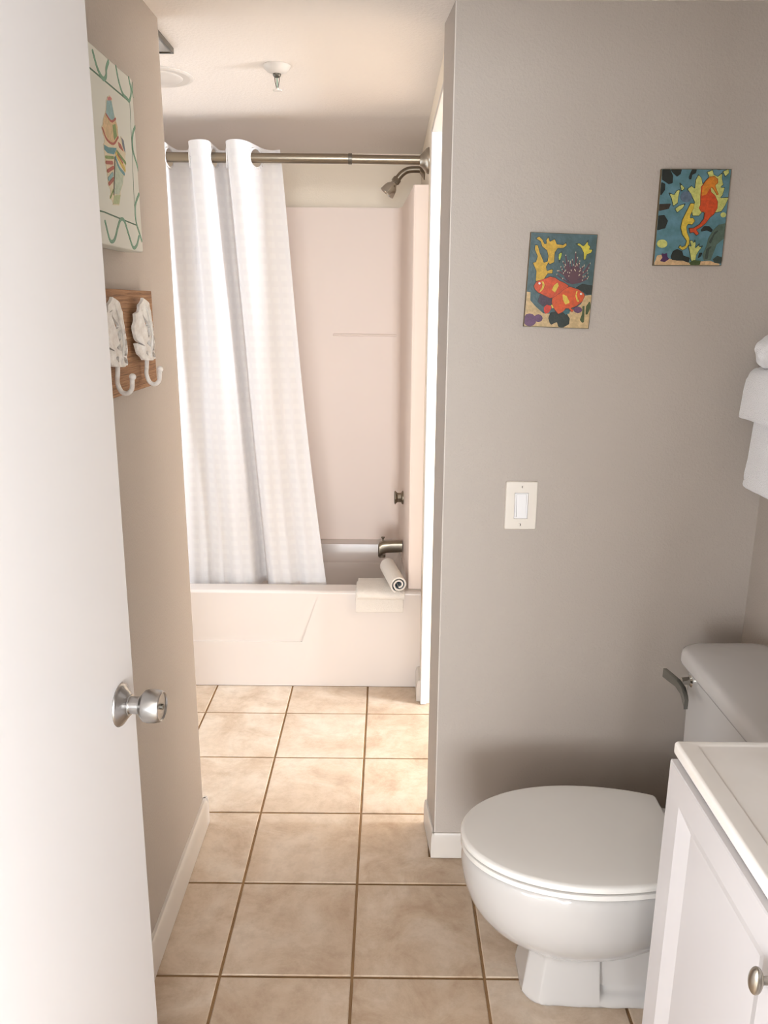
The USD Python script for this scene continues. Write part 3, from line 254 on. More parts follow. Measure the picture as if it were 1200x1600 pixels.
ART_LEAF = [(-24.5,61.9),(-8.1,59.1),(23.9,45.4),(37.1,35.1),(41.8,21.6),(42.1,6.6),(58.8,-9.0),(60.0,-32.0),(52.6,-59.3),(40.3,-65.4),(8.3,-66.4),(-36.5,-62.7),(-57.8,-49.7),(-71.6,-27.5),(-59.6,-26.7),(-25.5,-37.0),(-56.2,-22.5),(-69.6,-9.2),(-68.4,6.3),(-58.1,30.1),(-47.7,34.2),(-42.7,45.5),(-31.9,51.2)]
ART_HOLES = [[(22.2,-6.4),(41.9,5.8),(35.9,-3.8)],[(26.0,-23.7),(52.9,-15.7),(45.2,-26.0),(30.7,-26.2)],[(16.9,-40.6),(50.0,-35.4),(50.8,-43.8),(24.0,-43.9)],[(16.7,-48.1),(41.7,-59.4),(26.2,-56.9)],[(-27.9,26.9),(-4.8,9.1),(-12.8,7.1)],[(-9.7,41.9),(14.2,21.2),(3.6,23.6)],[(-7.6,-6.9),(2.3,0.9),(4.2,-13.2),(-8.3,-16.4)],[(-26.4,-47.2),(-12.1,-48.0),(-19.3,-53.2)],[(-13.6,-28.7),(-5.1,-24.7),(-4.7,-33.5)]]

# ------------------------------------------------------------------ setting: floor of square tiles with recessed joints
XL, YG, XR = -0.545, 1.955, 0.94      # left wall face, grey wall face, right wall face
fl = thing("floor", None, None, kind="structure")
part(fl, "grout", bx(-1.5, 3.0, 0.25, 3.9, -0.05, -0.0035), M_grout)
T, GX, GY, J = 0.3108, -0.3846, 1.5300, 0.0034
from shapely import union_all
def tile_mesh(p):
    """a tile with eased top edges from its outline"""
    c, zb = 0.0022, -0.008
    p = p.simplify(1e-5); q = p.buffer(-c, join_style=2)
    o, i = np.array(p.exterior.coords)[:-1], np.array(q.exterior.coords)[:-1]
    if len(o) != len(i):
        m = extr(p, -zb); m.apply_translation([0, 0, zb]); return m
    i = np.array([i[np.argmin(((i - k) ** 2).sum(1))] for k in o])
    n = len(o); v = [(*k, zb) for k in o] + [(*k, -c * .7) for k in o] + [(*k, 0) for k in i]; f = []
    for k in range(n):
        l = (k + 1) % n
        f += [[k, l, n + l], [k, n + l, n + k], [n + k, n + l, 2 * n + l], [n + k, 2 * n + l, 2 * n + k]]
    tv, tf = trimesh.creation.triangulate_polygon(Polygon(i), engine="earcut")
    idx = [2 * n + int(np.argmin(((i - k) ** 2).sum(1))) for k in tv]
    f += [[idx[t] for t in r] for r in tf]
    m = trimesh.Trimesh(v, f, process=False); m.fix_normals(); return m
rooms = union_all([sbox(XL + .001, .30, XR - .001, YG - .001), sbox(-1.39, 2.091, .13, 2.999), sbox(XL + .001, YG - .01, .127, 2.10), sbox(.12, 2.111, 2.84, 2.869), sbox(.12, 2.8, .139, 2.999), sbox(1.061, 1.002, 2.84, 2.2)])
for i in range(-5, 12):
    for j in range(-5, 6):
        g = sbox(GX + i * T + J, GY + j * T + J, GX + (i + 1) * T - J, GY + (j + 1) * T - J).intersection(rooms)
        for g in getattr(g, "geoms", [g]):
            if g.geom_type == "Polygon" and g.area > 4e-4 and g.buffer(-.006).area > 0:
                part(fl, "tile", tile_mesh(g), M_tiles[(i * 5 + j * 3) % 3], smooth=False)

# ------------------------------------------------------------------ walls and ceiling
def wall_box(x0, x1, y0, y1, z0=0.0, z1=CEIL, corners=(), r=0.012):
    p = sbox(x0, y0, x1, y1)
    for cx, cy in corners:   # bullnosed vertical corners
        q = sbox(min(cx, (x0 + x1) / 2 if abs(cx - x0) > abs(cx - x1) else cx), cy, cx, cy)
        sx, sy = (1 if cx == x0 else -1), (1 if cy == y0 else -1)
        p = p.difference(sbox(min(cx, cx + sx * r), min(cy, cy + sy * r), max(cx, cx + sx * r), max(cy, cy + sy * r))).union(
            __import__("shapely").geometry.Point(cx + sx * r, cy + sy * r).buffer(r, 8))
    m = extr(p, z1 - z0); m.apply_translation([0, 0, z0]); return m
struct("wall_left", wall_box(-0.66, XL, 0.401, 2.09, corners=[(XL, 2.09)], r=.010), M_wall)
struct("wall_center", extr(Polygon([(.1425, YG), (1.06, YG), (1.06, 2.11), (.1275, 2.11), (.141, YG + .0015)]), CEIL), M_wall)
struct("wall_right", bx(XR, 1.06, 0.401, YG, 0, CEIL), M_wall)
struct("wall_back", bx(-1.5, 0.14, 3.78, 3.9, 0, CEIL), M_cream)
struct("wall_alcove_right", wall_box(0.14, 0.25, 2.87, 3.9, corners=[(0.14, 2.87)], r=.003), M_cream)
struct("wall_alcove_left", M3(bx(-1.52, -1.40, 2.09, 3.78, 0, CEIL)) - M3(bx(-1.6, -1.3, 2.20, 2.88, .59, 1.91)), M_cream)
struct("wall_hall_end", bx(-1.52, -0.66, 1.98, 2.09, 0, CEIL), M_cream)
struct("wall_header", bx(0.14, 0.25, 2.11, 2.87, 2.092, CEIL), M_cream)
struct("wall_dressing_back", bx(0.25, 2.97, 2.87, 2.98, 0, CEIL), M_cream)
_w = M3(bx(2.86, 2.97, .9, 2.87, 0, CEIL)) - M3(bx(2.8, 3.0, 1.74, 2.30, 1.32, 2.04))
struct("wall_dressing_right", _w, M_cream)
struct("wall_dressing_front", bx(1.06, 2.86, .9, 1.0, 0, CEIL), M_cream)
struct("wall_front_left", bx(-0.66, -0.47, 0.29, 0.40, 0, CEIL), M_wall)
struct("wall_front_right", bx(0.34, 1.06, 0.29, 0.40, 0, CEIL), M_wall)
struct("trim_5", rbox(0.322, 0.3395, 0.16, 0.405, 0.001, 2.049, .002, 8), M_jamb)
struct("trim_6", rbox(0.332, 0.40, 0.4005, 0.412, 0.001, 2.11, .003, 8), M_jamb)
struct("wall_front_header", bx(-0.47, 0.34, 0.29, 0.40, 2.05, CEIL), M_wall)
struct("ceiling", bx(-1.52, 3.0, 0.29, 3.9, CEIL, CEIL + .1), M_ceil)
# the bedroom behind the camera
struct("floor_bedroom", bx(-2.6, 2.1, -6.0, 0.249, -0.06, -0.002), M_carpet)
struct("ceiling_bedroom", bx(-2.6, 2.1, -6.0, 0.289, 2.4, 2.5), M_ceil)
struct("wall_bedroom_left", M3(bx(-2.7, -2.6, -6.1, 0.40, 0, 2.4)) - M3(bx(-2.8, -2.5, -4.12, -1.28, .58, 2.12)), M_backdrop)
struct("wall_bedroom_right", M3(bx(2.1, 2.2, -6.1, 0.29, 0, 2.4)) - M3(bx(2.0, 2.3, -2.42, -.18, .58, 2.12)), M_backdrop)
_w = M3(bx(-2.6, 2.1, -6.1, -6.0, 0, 2.4)) - M3(bx(-1.42, 1.62, -6.2, -5.9, .48, 2.22))
struct("wall_bedroom_back", _w, M_backdrop)
_w = M3(bx(-2.6, 2.1, 0.16, 0.289, 0, 2.4)) - M3(bx(-.47, .34, 0, .5, -.1, 2.05))
struct("wall_bedroom_front", _w, M_backdrop)

# white corner bead line, jamb and casing of the opening on the right, baseboards
struct("trim_1", rbox(0.1405, 0.1437, YG - .001, YG + .002, 0.08, CEIL, .0012, 8), M_trim)
struct("trim_2", rbox(0.137, 0.160, 2.846, 2.8715, 0.001, 2.092, .003, 8), M_jamb)
struct("trim_3", bx(0.160, 0.25, 2.858, 2.8695, 0.001, 2.0915), M_cream)
struct("trim_4", rbox(0.137, 0.25, 2.112, 2.846, 2.078, 2.0915, .003, 8), M_trim)
def baseboard(p0, p1, out, h=.088, t=.013):
    """profile with a rounded top, from p0 to p1, standing off the wall along out"""
    prof = [(0, 0), (t, 0), (t, h * .62)] + [(t * (.45 + .55 * math.cos(a)), h * (.62 + .38 * math.sin(a))) for a in np.linspace(.15, math.pi / 2, 8)] + [(0, h)]
    p0, p1, out = np.array([*p0, 0.0]), np.array([*p1, 0.0]), np.array([*out, 0.0])
    L = np.linalg.norm(p1 - p0); d = (p1 - p0) / L
    return place(extr(Polygon(prof), L), p0 + [0, 0, .002], out, [0, 0, 1.0], d)
struct("baseboard_left", cat(baseboard((XL, .41), (XL, 2.102), (1, 0)), baseboard((XL + .012, 2.09), (-.66, 2.09), (0, 1))), M_trim)
struct("baseboard_center", cat(baseboard((.134, YG), (XR, YG), (0, -1), h=.078, t=.009), baseboard((.141, YG - .008), (.1275, 2.11), (-1, -.08), h=.078, t=.009)), M_trim)
struct("baseboard_alcove", baseboard((.14, 2.872), (.14, 2.998), (-1, 0), h=.09, t=.018), M_trim)

# ------------------------------------------------------------------ bathroom door, standing open on the left
AD, LEAN = math.radians(4.0), math.radians(0.44)
dt, dn = np.array([math.sin(AD), math.cos(AD), 0]), np.array([math.cos(AD), -math.sin(AD), 0])
K = np.array([-0.4135, 1.122, 0.92])
E_ = K + .056 * dt
def doorspace(m):
    """door coordinates: x along the door from its free edge towards the hinge, y out of the visible face, z up; the door leans a little off plumb"""
    m = tri(m).copy(); T_ = np.eye(4); T_[:3, 0], T_[:3, 1], T_[:3, 2] = -dt, dn, [0, 0, 1]; T_[:3, 3] = [E_[0], E_[1], 0]
    m.apply_transform(T_)
    if np.linalg.det(T_[:3, :3]) < 0: m.invert()
    m.apply_transform(trimesh.transformations.rotation_matrix(LEAN, [0, 1, 0], [E_[0], E_[1], 0.92]))
    return m
door = thing("door_1", "white flush bathroom door standing open at the left with a steel knob", "door", (E_[0], E_[1], 0), kind="structure")
part(door, "slab", doorspace(rbox(0, .755, -.035, 0, .012, 2.035, .0015, 8)), M_door)
kb = part(door, "door_knob", doorspace(lathe([(0, 0), (.0335, 0), (.0345, .0015), (.0335, .0035), (.0325, .0045), (.031, .006), (.026, .009), (.021, .013), (.0165, .0155), (.0165, .017), (.0, .017)], (.056, 0, .92), (0, 1, 0), 56)), M_steel, 25, label="round satin steel rosette of the door knob")
part(kb, "knob_neck", doorspace(lathe([(0, .016), (.0135, .016), (.0135, .0305), (.015, .0315), (.015, .034), (0, .034)], (.056, 0, .92), (0, 1, 0), 40)), M_steel, 25)
part(kb, "knob_grip", doorspace(lathe([(0, .033), (.0165, .033), (.020, .036), (.0245, .040), (.0262, .046), (.0258, .056), (.0245, .0635), (.0235, .066), (.0222, .0672), (0.0215, .0665), (.0205, .0655), (0, .0650)], (.056, 0, .92), (0, 1, 0), 56)), M_steel, 25)
part(kb, "turn_button", doorspace(lathe([(0, .064), (.0045, .064), (.0045, .068), (.004, .0688), (0, .069)], (.056, 0, .92), (0, 1, 0), 20)), M_darkm, 25)

# ------------------------------------------------------------------ bathtub and its surround
tubL, tubR, tubF, tubB, RIM = -1.395, 0.1385, 3.0, 3.735, 0.415
TB = 3.776
outer = rbox(tubL - .03, tubR + .03, tubF, TB, -.03, RIM, .014, 16) ^ m3.Manifold.cube([tubR - tubL + .0008, 3, 2]).translate([tubL, 2, 0])
inner = hull([sph((x, y, RIM + .2), .10, 24) for x in (tubL + .16, tubR - .17) for y in (tubF + .165, tubB - .16)] + [sph((x, y, .18), .10, 24) for x in (tubL + .28, tubR - .21) for y in (tubF + .20, tubB - .36)])
inner2 = hull([sph((x, y, RIM + .1), .05, 24) for x in (tubL + .09, tubR - .10) for y in (tubF + .115, tubB - .11)] + [sph((x, y, RIM - .02), .05, 24) for x in (tubL + .12, tubR - .13) for y in (tubF + .145, tubB - .14)])
tubm = outer - inner - inner2
# embossed lower panel of the apron: a shallow wedge cut whose ledge catches the light
wp = Polygon([(-1.33, .196), (-.342, .196), (-.322, .222), (-.29, .40), (-1.33, .40)])
wedge = m3.Manifold.hull_points(np.array([(x, y, z) for x, z in ((-1.33, .196), (-.342, .196)) for y in (tubF - .01, tubF + .005)] + [(x, tubF - .01, .41) for x in (-1.33, -.27)] + [(x, tubF + .0005, .41) for x in (-1.33, -.27)], float))
tubm = tubm - wedge
tub = thing("bathtub", "white bathtub with a plain apron at the end of the hallway", "bathtub", (-.635, 3.367, 0))
part(tub, "tub_shell", tubm, M_acryl, 40)
part(tub, "overflow_plate", lathe([(0, 0), (.036, 0), (.036, .004), (.03, .009), (.012, .011), (0, .011)], (.0335, 3.37, .372), (-1, 0, .22), 32), M_nickel, 25, label="nickel overflow plate inside the tub end")
# surround: one moulded piece, back and right side, rounded front edge and inner corner
plan = Polygon([(-1.395, 3.775), (-1.395, 3.737), (.012, 3.737), (.032, 3.733), (.047, 3.722), (.055, 3.70), (.057, 3.68), (.085, 3.10), (.085, 3.052), (.089, 3.042), (.098, 3.037), (.1395, 3.035), (.1395, 3.775)])
sm = extr(plan, 1.942 - RIM); sm.apply_translation([0, 0, RIM + .0005])
surround = thing("tub_surround", "cream moulded wall surround rising around the bathtub", "shower surround", (-.6, 3.75, RIM))
part(surround, "wall_panel", sm, M_surr, 35)
part(surround, "soap_ledge", rbox(-.255, .055, 3.728, 3.745, 1.388, 1.398, .004, 8), M_surr, 35)

# shower fittings on the right hand wall of the alcove
SY = 3.40
sh = thing("shower_fixture", "brushed nickel shower head on a bent arm under the curtain rod", "shower head", (.14, SY, 2.05))
armp = bez([(.139, SY, 2.047), (.105, SY, 2.049), (.072, SY, 2.046), (.048, SY, 2.032), (.030, SY, 2.012)], 8)
part(sh, "shower_arm", tube(armp, .0125, 20), M_rod)
part(sh, "wall_flange", lathe([(0, 0), (.036, 0), (.036, .003), (.027, .010), (.015, .018), (.0135, .02), (0, .02)], (.1395, SY, 2.047), (-1, 0, 0), 36), M_rod)
hd = np.array([-.62, 0, -.785]); hp = np.array([.030, SY, 2.012])
part(sh, "collar_nut", lathe([(0, -.004), (.0155, -.004), (.017, 0), (.017, .012), (.0155, .016), (0, .016)], hp, hd, 8), M_rod, 20)
part(sh, "spray_head", lathe([(0, .015), (.012, .015), (.0135, .022), (.017, .027), (.023, .034), (.027, .045), (.0295, .060), (.031, .066), (.030, .069), (.026, .0685), (.025, .066), (0, .066)], hp, hd, 40), M_chrome, 25)
vl = thing("tub_valve", "flared nickel mixing valve handle above the tub spout", "faucet handle", (.077, SY, .708))
part(vl, "escutcheon", lathe([(0, 0), (.030, 0), (.030, .003), (.026, .008), (.02, .010), (0, .010)], (.0700, SY, .708), (-1, -.048, 0), 40), M_rod)
part(vl, "handle", lathe([(0, .008), (.022, .008), (.021, .020), (.022, .026), (.027, .031), (.030, .033), (.030, .037), (.026, .039), (0, .039)], (.0700, SY, .708), (-1, -.03, 0), 8), M_rod, 20)
sp = thing("tub_spout", "nickel tub spout with a small diverter knob on top", "faucet", (.077, SY - .02, .49))
sy = SY - .02
prof = [(.068, .466, .517), (.045, .464, .5175), (.0, .462, .5165), (-.020, .455, .514), (-.033, .446, .508), (-.038, .445, .495)]
rings = []
for x, z0, z1 in prof:
    a = np.linspace(0, 2 * np.pi, 24, endpoint=False); hw = .026
    ca, sa = np.cos(a), np.sin(a)
    rings.append(np.stack([np.full(24, x), sy + hw * np.sign(ca) * np.abs(ca) ** .6, (z0 + z1) / 2 + (z1 - z0) / 2 * np.sign(sa) * np.abs(sa) ** .6], 1))
part(sp, "spout_body", loft(rings), M_rod, 40)
part(sp, "spout_outlet", lathe([(0, 0), (.0155, 0), (.0155, .012), (.012, .012), (.012, .004), (0, .004)], (-.021, sy, .452), (0, 0, -1), 24), M_rod)
part(sp, "diverter_knob", lathe([(0, 0), (.0035, 0), (.0035, .010), (.007, .013), (.0085, .018), (.007, .020), (0, .0205)], (-.017, sy, .514), (0, 0, 1), 20), M_rod)

# ------------------------------------------------------------------ shower rod and curtain
RY, RZ, RR = 3.06, 2.030, .0168
rod = thing("curtain_rod", "brushed nickel tension rod across the tub alcove", "shower curtain rod", (-.63, RY, RZ))
part(rod, "outer_tube", lathe([(0, 0), (RR, 0), (RR, 1.24), (RR - .001, 1.2405), (0, 1.2405)], (-1.385, RY, RZ + .004), (1, 0, -.003), 28), M_rod)
part(rod, "joint_collar", lathe([(0, 0), (RR + .0012, 0), (RR + .0016, .002), (RR + .0016, .011), (RR + .0012, .013), (0, .013)], (-.148, RY, RZ + .0005), (1, 0, -.003), 28), M_darkm)
part(rod, "inner_tube", lathe([(0, 0), (.0152, 0), (.0152, .26), (0, .26)], (-.14, RY, RZ), (1, 0, -.012), 28), M_rod)
part(rod, "end_flange", lathe([(0, 0), (.044, 0), (.044, .003), (.040, .010), (.030, .019), (.022, .026), (.0185, .032), (0, .032)], (.1395, RY, RZ - .004), (-1, 0, 0), 40), M_nickel)
part(rod, "end_flange", lathe([(0, 0), (.044, 0), (.044, .003), (.040, .010), (.030, .019), (.022, .026), (.0185, .032), (0, .032)], (-1.3995, RY, RZ + .004), (1, 0, 0), 40), M_nickel)

# plan of the hanging cloth at the rod and at its foot: (x, depth)
TOP = [(-1.36, .03), (-1.30, -.04), (-1.22, -.045), (-1.18, .035), (-1.12, .045), (-1.07, -.03), (-1.00, -.05), (-.95, .03), (-.91, .045), (-.875, -.02), (-.835, -.046), (-.80, -.030), (-.785, .012), (-.765, .046), (-.735, .048), (-.716, .012),
       (-.708, -.030), (-.672, -.044), (-.640, -.036), (-.628, .000), (-.615, .044), (-.597, .046), (-.584, .006), (-.575, -.034), (-.540, -.050), (-.505, -.034), (-.478, .000), (-.455, .030), (-.425, .044), (-.396, .036)]
BOT = [(-1.36, .03), (-1.31, -.02), (-1.24, -.03), (-1.20, .03), (-1.15, .04), (-1.10, -.02), (-1.04, -.035), (-1.00, .02), (-.965, .035), (-.93, -.015), (-.885, -.04), (-.84, -.035), (-.80, -.020), (-.76, -.012), (-.72, -.018), (-.68, -.028),
       (-.64, -.036), (-.595, -.038), (-.555, -.026), (-.537, .010), (-.525, .046), (-.508, .048), (-.497, .014), (-.485, -.020), (-.445, -.036), (-.40, -.030), (-.36, -.018), (-.325, -.026), (-.29, -.034), (-.248, -.022)]
nu = 10
top, bot = bez([(x, y, 0) for x, y in TOP], nu)[:, :2], bez([(x, y, 0) for x, y in BOT], nu)[:, :2]
zt, zb, nz = 2.074, .385, 150
ts = np.linspace(0, 1, nz)
mid = .5 * top + .5 * bot
ulen = np.r_[0, np.cumsum(np.linalg.norm(np.diff(mid, axis=0), axis=1))] * 1.0
V, UV = [], []
for t in ts:
    # the cloth fans out as it hangs; the pull to the right grows towards the foot
    w = t ** .92 * (1.0 if t < 1 else 1)
    p = top * (1 - w) + bot * w
    sag = .035 * math.sin(math.pi * t) * np.clip((p[:, 0] + .6) / .35, 0, 1)
    z = zt + (zb - zt) * t
    rip = .006 * t * np.sin(ulen * 95 + 3 * t) + .008 * (meshkit.noise(np.stack([ulen * 9, np.full(len(ulen), t * 5), np.zeros(len(ulen))], 1), 3) - .5) * min(1, 4 * t)
    scall = -.010 * np.clip(p[:, 1] / .045, -1, 1) * max(0, 1 - t * 30) * (1 if t < .04 else 0)
    y = RY + .088 * min(1, t * 1.15) + p[:, 1] + rip
    V.append(np.stack([p[:, 0] - sag * .6, y, z + scall], 1)); UV.append(np.stack([ulen * 1.6, np.full(len(ulen), z)], 1))
V, UV = np.vstack(V), np.vstack(UV)
n = len(top); f = []
holeX = -.478
for i in range(nz - 1):
    for k in range(n - 1):
        q = [i * n + k, i * n + k + 1, (i + 1) * n + k + 1, (i + 1) * n + k]
        f += [[q[0], q[1], q[2]], [q[0], q[2], q[3]]]
f = np.array(f)
# grommet holes wherever the cloth crosses the rod
cross = [k for k in range(n - 1) if top[k, 1] * top[k + 1, 1] <= 0]
cent = V[f].mean(1); keep = np.ones(len(f), bool); rings_ = []
arc = np.tile(np.r_[0, np.cumsum(np.linalg.norm(np.diff(top, axis=0), axis=1))], nz)
fa, fz = arc[f].mean(1), cent[:, 2]
for k in cross:
    keep &= ~(((fa - arc[k]) ** 2 + (fz - (RZ + .001)) ** 2) < .033 ** 2)
f = f[keep]
cur = thing("shower_curtain", "white woven shower curtain bunched at the left of the rod", "shower curtain", (-.8, RY, zt))
cm = trimesh.Trimesh(V - ORIGIN[cur], f, process=False)
usdkit.mesh(stage, numbered(cur, "cloth"), cm, M_curtain, smooth=True, uv=UV)
for k in cross:
    d = top[min(k + 1, n - 1)] - top[max(k - 1, 0)]; d /= np.linalg.norm(d); c = np.array([*(top[k] + top[k + 1]) / 2, 0])
    a = np.linspace(0, 2 * np.pi, 28, endpoint=False)
    part(cur, "grommet", tube(np.stack([c[0] + .0325 * np.cos(a) * d[0], RY + c[1] + .004 + .0325 * np.cos(a) * d[1], RZ + .001 + .0325 * np.sin(a)], 1), .0030, 8, closed=True), M_rocker)

# ------------------------------------------------------------------ bath mats on the tub rim
fm = thing("folded_bath_mat", "cream bath mat folded over the tub rim beneath the rolled mat", "bath mat", (-.02, 3.0, RIM))
def noisy(m, amp, sc, seed=0, edge=.008, it=2):
    t = tri(M3(m).refine_to_length(edge)); v = t.vertices
    nrm = trimesh.Trimesh(v, t.faces, process=False).vertex_normals
    t = trimesh.Trimesh(v + nrm * ((meshkit.fbm(v * sc, 3, seed) - .5) * 2 * amp)[:, None], t.faces, process=False)
    if it: trimesh.smoothing.filter_taubin(t, iterations=it)
    return t
def fold_sheet(x0, x1, path, th, amp=.0022, seed=0, flare=0.0):
    """a thick cloth sheet following path in (y, z), between x0 and x1"""
    p = bez([(0, *q) for q in path], 10)[:, 1:]
    poly = LineString(p).buffer(th / 2, quad_segs=6)
    m = extr(poly, x1 - x0)
    m = place(m, (x0, 0, 0), [0, 1, 0], [0, 0, 1], [1, 0, 0])
    return noisy(m, amp, 30, seed)
part(fm, "hanging_flap", fold_sheet(-.122, .066, [(3.085, .423), (3.03, .423), (3.0, .422), (2.987, .412), (2.984, .385), (2.984, .340)], .011, seed=1), M_mat, 50)
part(fm, "folded_stack", fold_sheet(-.116, .072, [(3.10, .434), (3.04, .4345), (2.99, .433), (2.960, .427), (2.949, .415), (2.954, .405), (2.966, .404), (2.974, .409)], .009, seed=2), M_mat, 50)
rm = thing("rolled_bath_mat", "cream bath mat rolled into a spiral with a grey backing resting on the folded mat", "bath mat", (.03, 3.0, .49))
A_, B_ = np.array([.049, 2.925, .4725]), np.array([.006, 3.15, .4775])
ax = (B_ - A_) / np.linalg.norm(B_ - A_); ex = np.cross(ax, [0, 0, 1.0]); ex /= np.linalg.norm(ex); ez = np.cross(ex, ax)
th_ = np.linspace(0.9, 2 * np.pi * 2.05, 150)
def spiral(r0, r1, a): return np.stack([(r0 + (r1 - r0) * (a / a[-1])) * np.cos(a + 3.9), (r0 + (r1 - r0) * (a / a[-1])) * np.sin(a + 3.9)], 1)
outer_s = LineString(spiral(.009, .0330, th_)).buffer(.0030, quad_segs=4)
back_s = LineString(spiral(.0055, .0296, th_)).buffer(.0010, quad_segs=4)
part(rm, "pile_cloth", place(extr(outer_s, np.linalg.norm(B_ - A_)), A_, ex, ez, ax), M_mat, 40)
part(rm, "backing", place(extr(back_s, np.linalg.norm(B_ - A_) - .004), A_ + ax * .002, ex, ez, ax), M_matdark, 40, label="thin grey rubber backing")

# ------------------------------------------------------------------ things on the ceiling
sk = thing("fire_sprinkler", "white fire sprinkler head hanging from the hallway ceiling", "sprinkler", (-.3165, 2.45, CEIL))
C = np.array([-.3165, 2.45, CEIL])
part(sk, "escutcheon", lathe([(0, 0), (.038, 0), (.0385, .003), (.035, .010), (.026, .018), (.014, .022), (0, .022)], C, (0, 0, -1), 40), M_trim)
part(sk, "sprinkler_body", lathe([(0, .02), (.0115, .02), (.0115, .026), (.009, .030), (.004, .032), (0, .032)], C, (0, 0, -1), 24), M_darkm)
part(sk, "frame_arms", cat(tube(bez([C + (.006, 0, -.03), C + (.0055, 0, -.042), C + (.002, 0, -.060)], 6), .0011, 8), tube(bez([C + (-.006, 0, -.03), C + (-.0055, 0, -.042), C + (-.002, 0, -.060)], 6), .0011, 8)), M_darkm)
part(sk, "glass_bulb", lathe([(0, .031), (.0012, .033), (.0018, .046), (.0012, .058), (0, .060)], C, (0, 0, -1), 12), mat("green_glass_bulb", "#7f9a86", 0.1))
part(sk, "deflector", lathe([(0, .058), (.004, .058), (.005, .062), (.013, .064), (.013, .0655), (0, .066)], C, (0, 0, -1), 24), M_trim)
cv = thing("ceiling_vent", "round white ceiling diffuser with a small centre knob beside the left wall corner", "ceiling vent", (-.695, 2.565, CEIL))
C = np.array([-.695, 2.565, CEIL])
part(cv, "outer_ring", lathe([(0, 0), (.117, 0), (.117, .002), (.112, .005), (.104, .0055), (.100, .0045), (0, .0045)], C, (0, 0, -1), 56), M_trim)
part(cv, "dish", lathe([(0, .0045), (.086, .0045), (.084, .006), (.076, .008), (.05, .010), (0, .011)], C, (0, 0, -1), 56), M_trim)
part(cv, "centre_knob", lathe([(0, .010), (.010, .010), (.010, .015), (.006, .018), (0, .018)], C, (0, 0, -1), 24), M_nickel)
pl = thing("ceiling_fixture", "square brushed metal plate hanging from the ceiling beside the left wall corner", "ceiling plate", (-.68, 2.2, CEIL))
part(pl, "cover_plate", cat(bx(-.80, -.569, 2.098, 2.299, CEIL - .012, CEIL - .0005)), M_nickel)
part(pl, "rim", tri(M3(bx(-.804, -.565, 2.094, 2.303, CEIL - .014, CEIL - .0005)) - M3(bx(-.798, -.571, 2.10, 2.297, CEIL - .03, CEIL + .1))), M_darkm)
part(pl, "spring_clip", cat(bx(-.645, -.617, 2.270, 2.275, CEIL - .045, CEIL - .012), bx(-.645, -.617, 2.250, 2.275, CEIL - .047, CEIL - .043)), M_black)

# ------------------------------------------------------------------ toilet: faces the left wall
TC = 1.53
def egg(s_f, s_b, hw, z, n=64, cut=None, cs=.50, e=2.0):
    a = np.linspace(0, 2 * np.pi, n, endpoint=False); ca, sa = np.cos(a), np.sin(a)
    s = np.where(ca > 0, cs + (s_f - cs) * np.abs(ca) ** (2 / e), cs - (cs - s_b) * np.abs(ca) ** (2 / e))
    w = hw * np.sign(sa) * np.abs(sa) ** (2 / e)
    if cut is not None: s = np.maximum(s, cut)
    return np.stack([XR - s, TC + w, np.full(n, z)], 1)
toilet = thing("toilet", "white two piece toilet with closed round lid beside the vanity", "toilet", (.5, TC, 0))
secs = [(.128, .595, .42, .060, .5), (.135, .632, .36, .085, .5), (.155, .675, .30, .112, .5), (.18, .706, .27, .133, .5), (.215, .735, .25, .153, .5), (.25, .752, .24, .166, .5), (.29, .764, .23, .174, .5), (.325, .7685, .23, .1765, .5), (.345, .768, .23, .1755, .5), (.360, .764, .235, .172, .5), (.365, .757, .24, .166, .5)]
bowl = M3(loft([egg(sf, sb, hw, z, cs=cs) for z, sf, sb, hw, cs in secs]))
def hp(pts): return m3.Manifold.hull_points(np.array(pts, float))
def blk(s0, s1, hw0, hw1, z0, z1, s0t=None, s1t=None, ch=.0):
    """tapered block: foot from s0 to s1 and half width hw0, top half width hw1; ch chamfers the front corners"""
    s0t, s1t = s0 if s0t is None else s0t, s1 if s1t is None else s1t
    P = []
    for a, b, h, z in ((s0, s1, hw0, z0), (s0t, s1t, hw1, z1)):
        for sg in (-1, 1):
            P += [(XR - a, TC + sg * h, z), (XR - (b - ch), TC + sg * h, z), (XR - b, TC + sg * max(h - ch, .01), z)]
    return hp(P)
front = blk(.455, .628, .084, .066, .0, .20, .46, .600, ch=.032)
rear = blk(.13, .50, .058, .075, .0, .30)
foot = blk(.12, .60, .084, .080, .0, .032, ch=.02)
deck = hull([m3.Manifold.cylinder(.05, .03, .03, 24).translate([XR - s, TC + w, .315]) for s, w in ((.06, -.085), (.06, .085), (.40, -.12), (.40, .12))])
body = m3.Manifold.batch_boolean([bowl, front, rear, foot, deck], m3.OpType.Add)
bt = tri(body.refine_to_length(.012))
bt = trimesh.Trimesh(np.round(bt.vertices, 6), bt.faces, process=True)
def relax(t, it, w=.5):
    """plain neighbour averaging: rounds the glazed transitions"""
    e = t.edges_unique; v = t.vertices.copy(); cnt = np.bincount(e.ravel(), minlength=len(v))[:, None].clip(1)
    for _ in range(it):
        s_ = np.zeros_like(v); np.add.at(s_, e[:, 0], v[e[:, 1]]); np.add.at(s_, e[:, 1], v[e[:, 0]])
        v = v + w * (s_ / cnt - v)
    return trimesh.Trimesh(v, t.faces, process=False)
bt = relax(bt, 6)
v = bt.vertices; v[:, 2] = np.maximum(v[:, 2], 0.0005); bt.vertices = v
part(toilet, "bowl", bt, M_porc, 70)
def lid_mesh(zs, ins, cut, s_f=.7715, s_b=.17, hw=.1795, dome=0.0):
    return loft([egg(s_f - i, s_b + i, hw - i, z, 96, cut=cut + i * .6) for z, i in zip(zs, ins)])
part(toilet, "seat", lid_mesh([.3668, .3685, .3795, .3815], [.006, .0015, .0015, .006], .31), M_seat, 40)
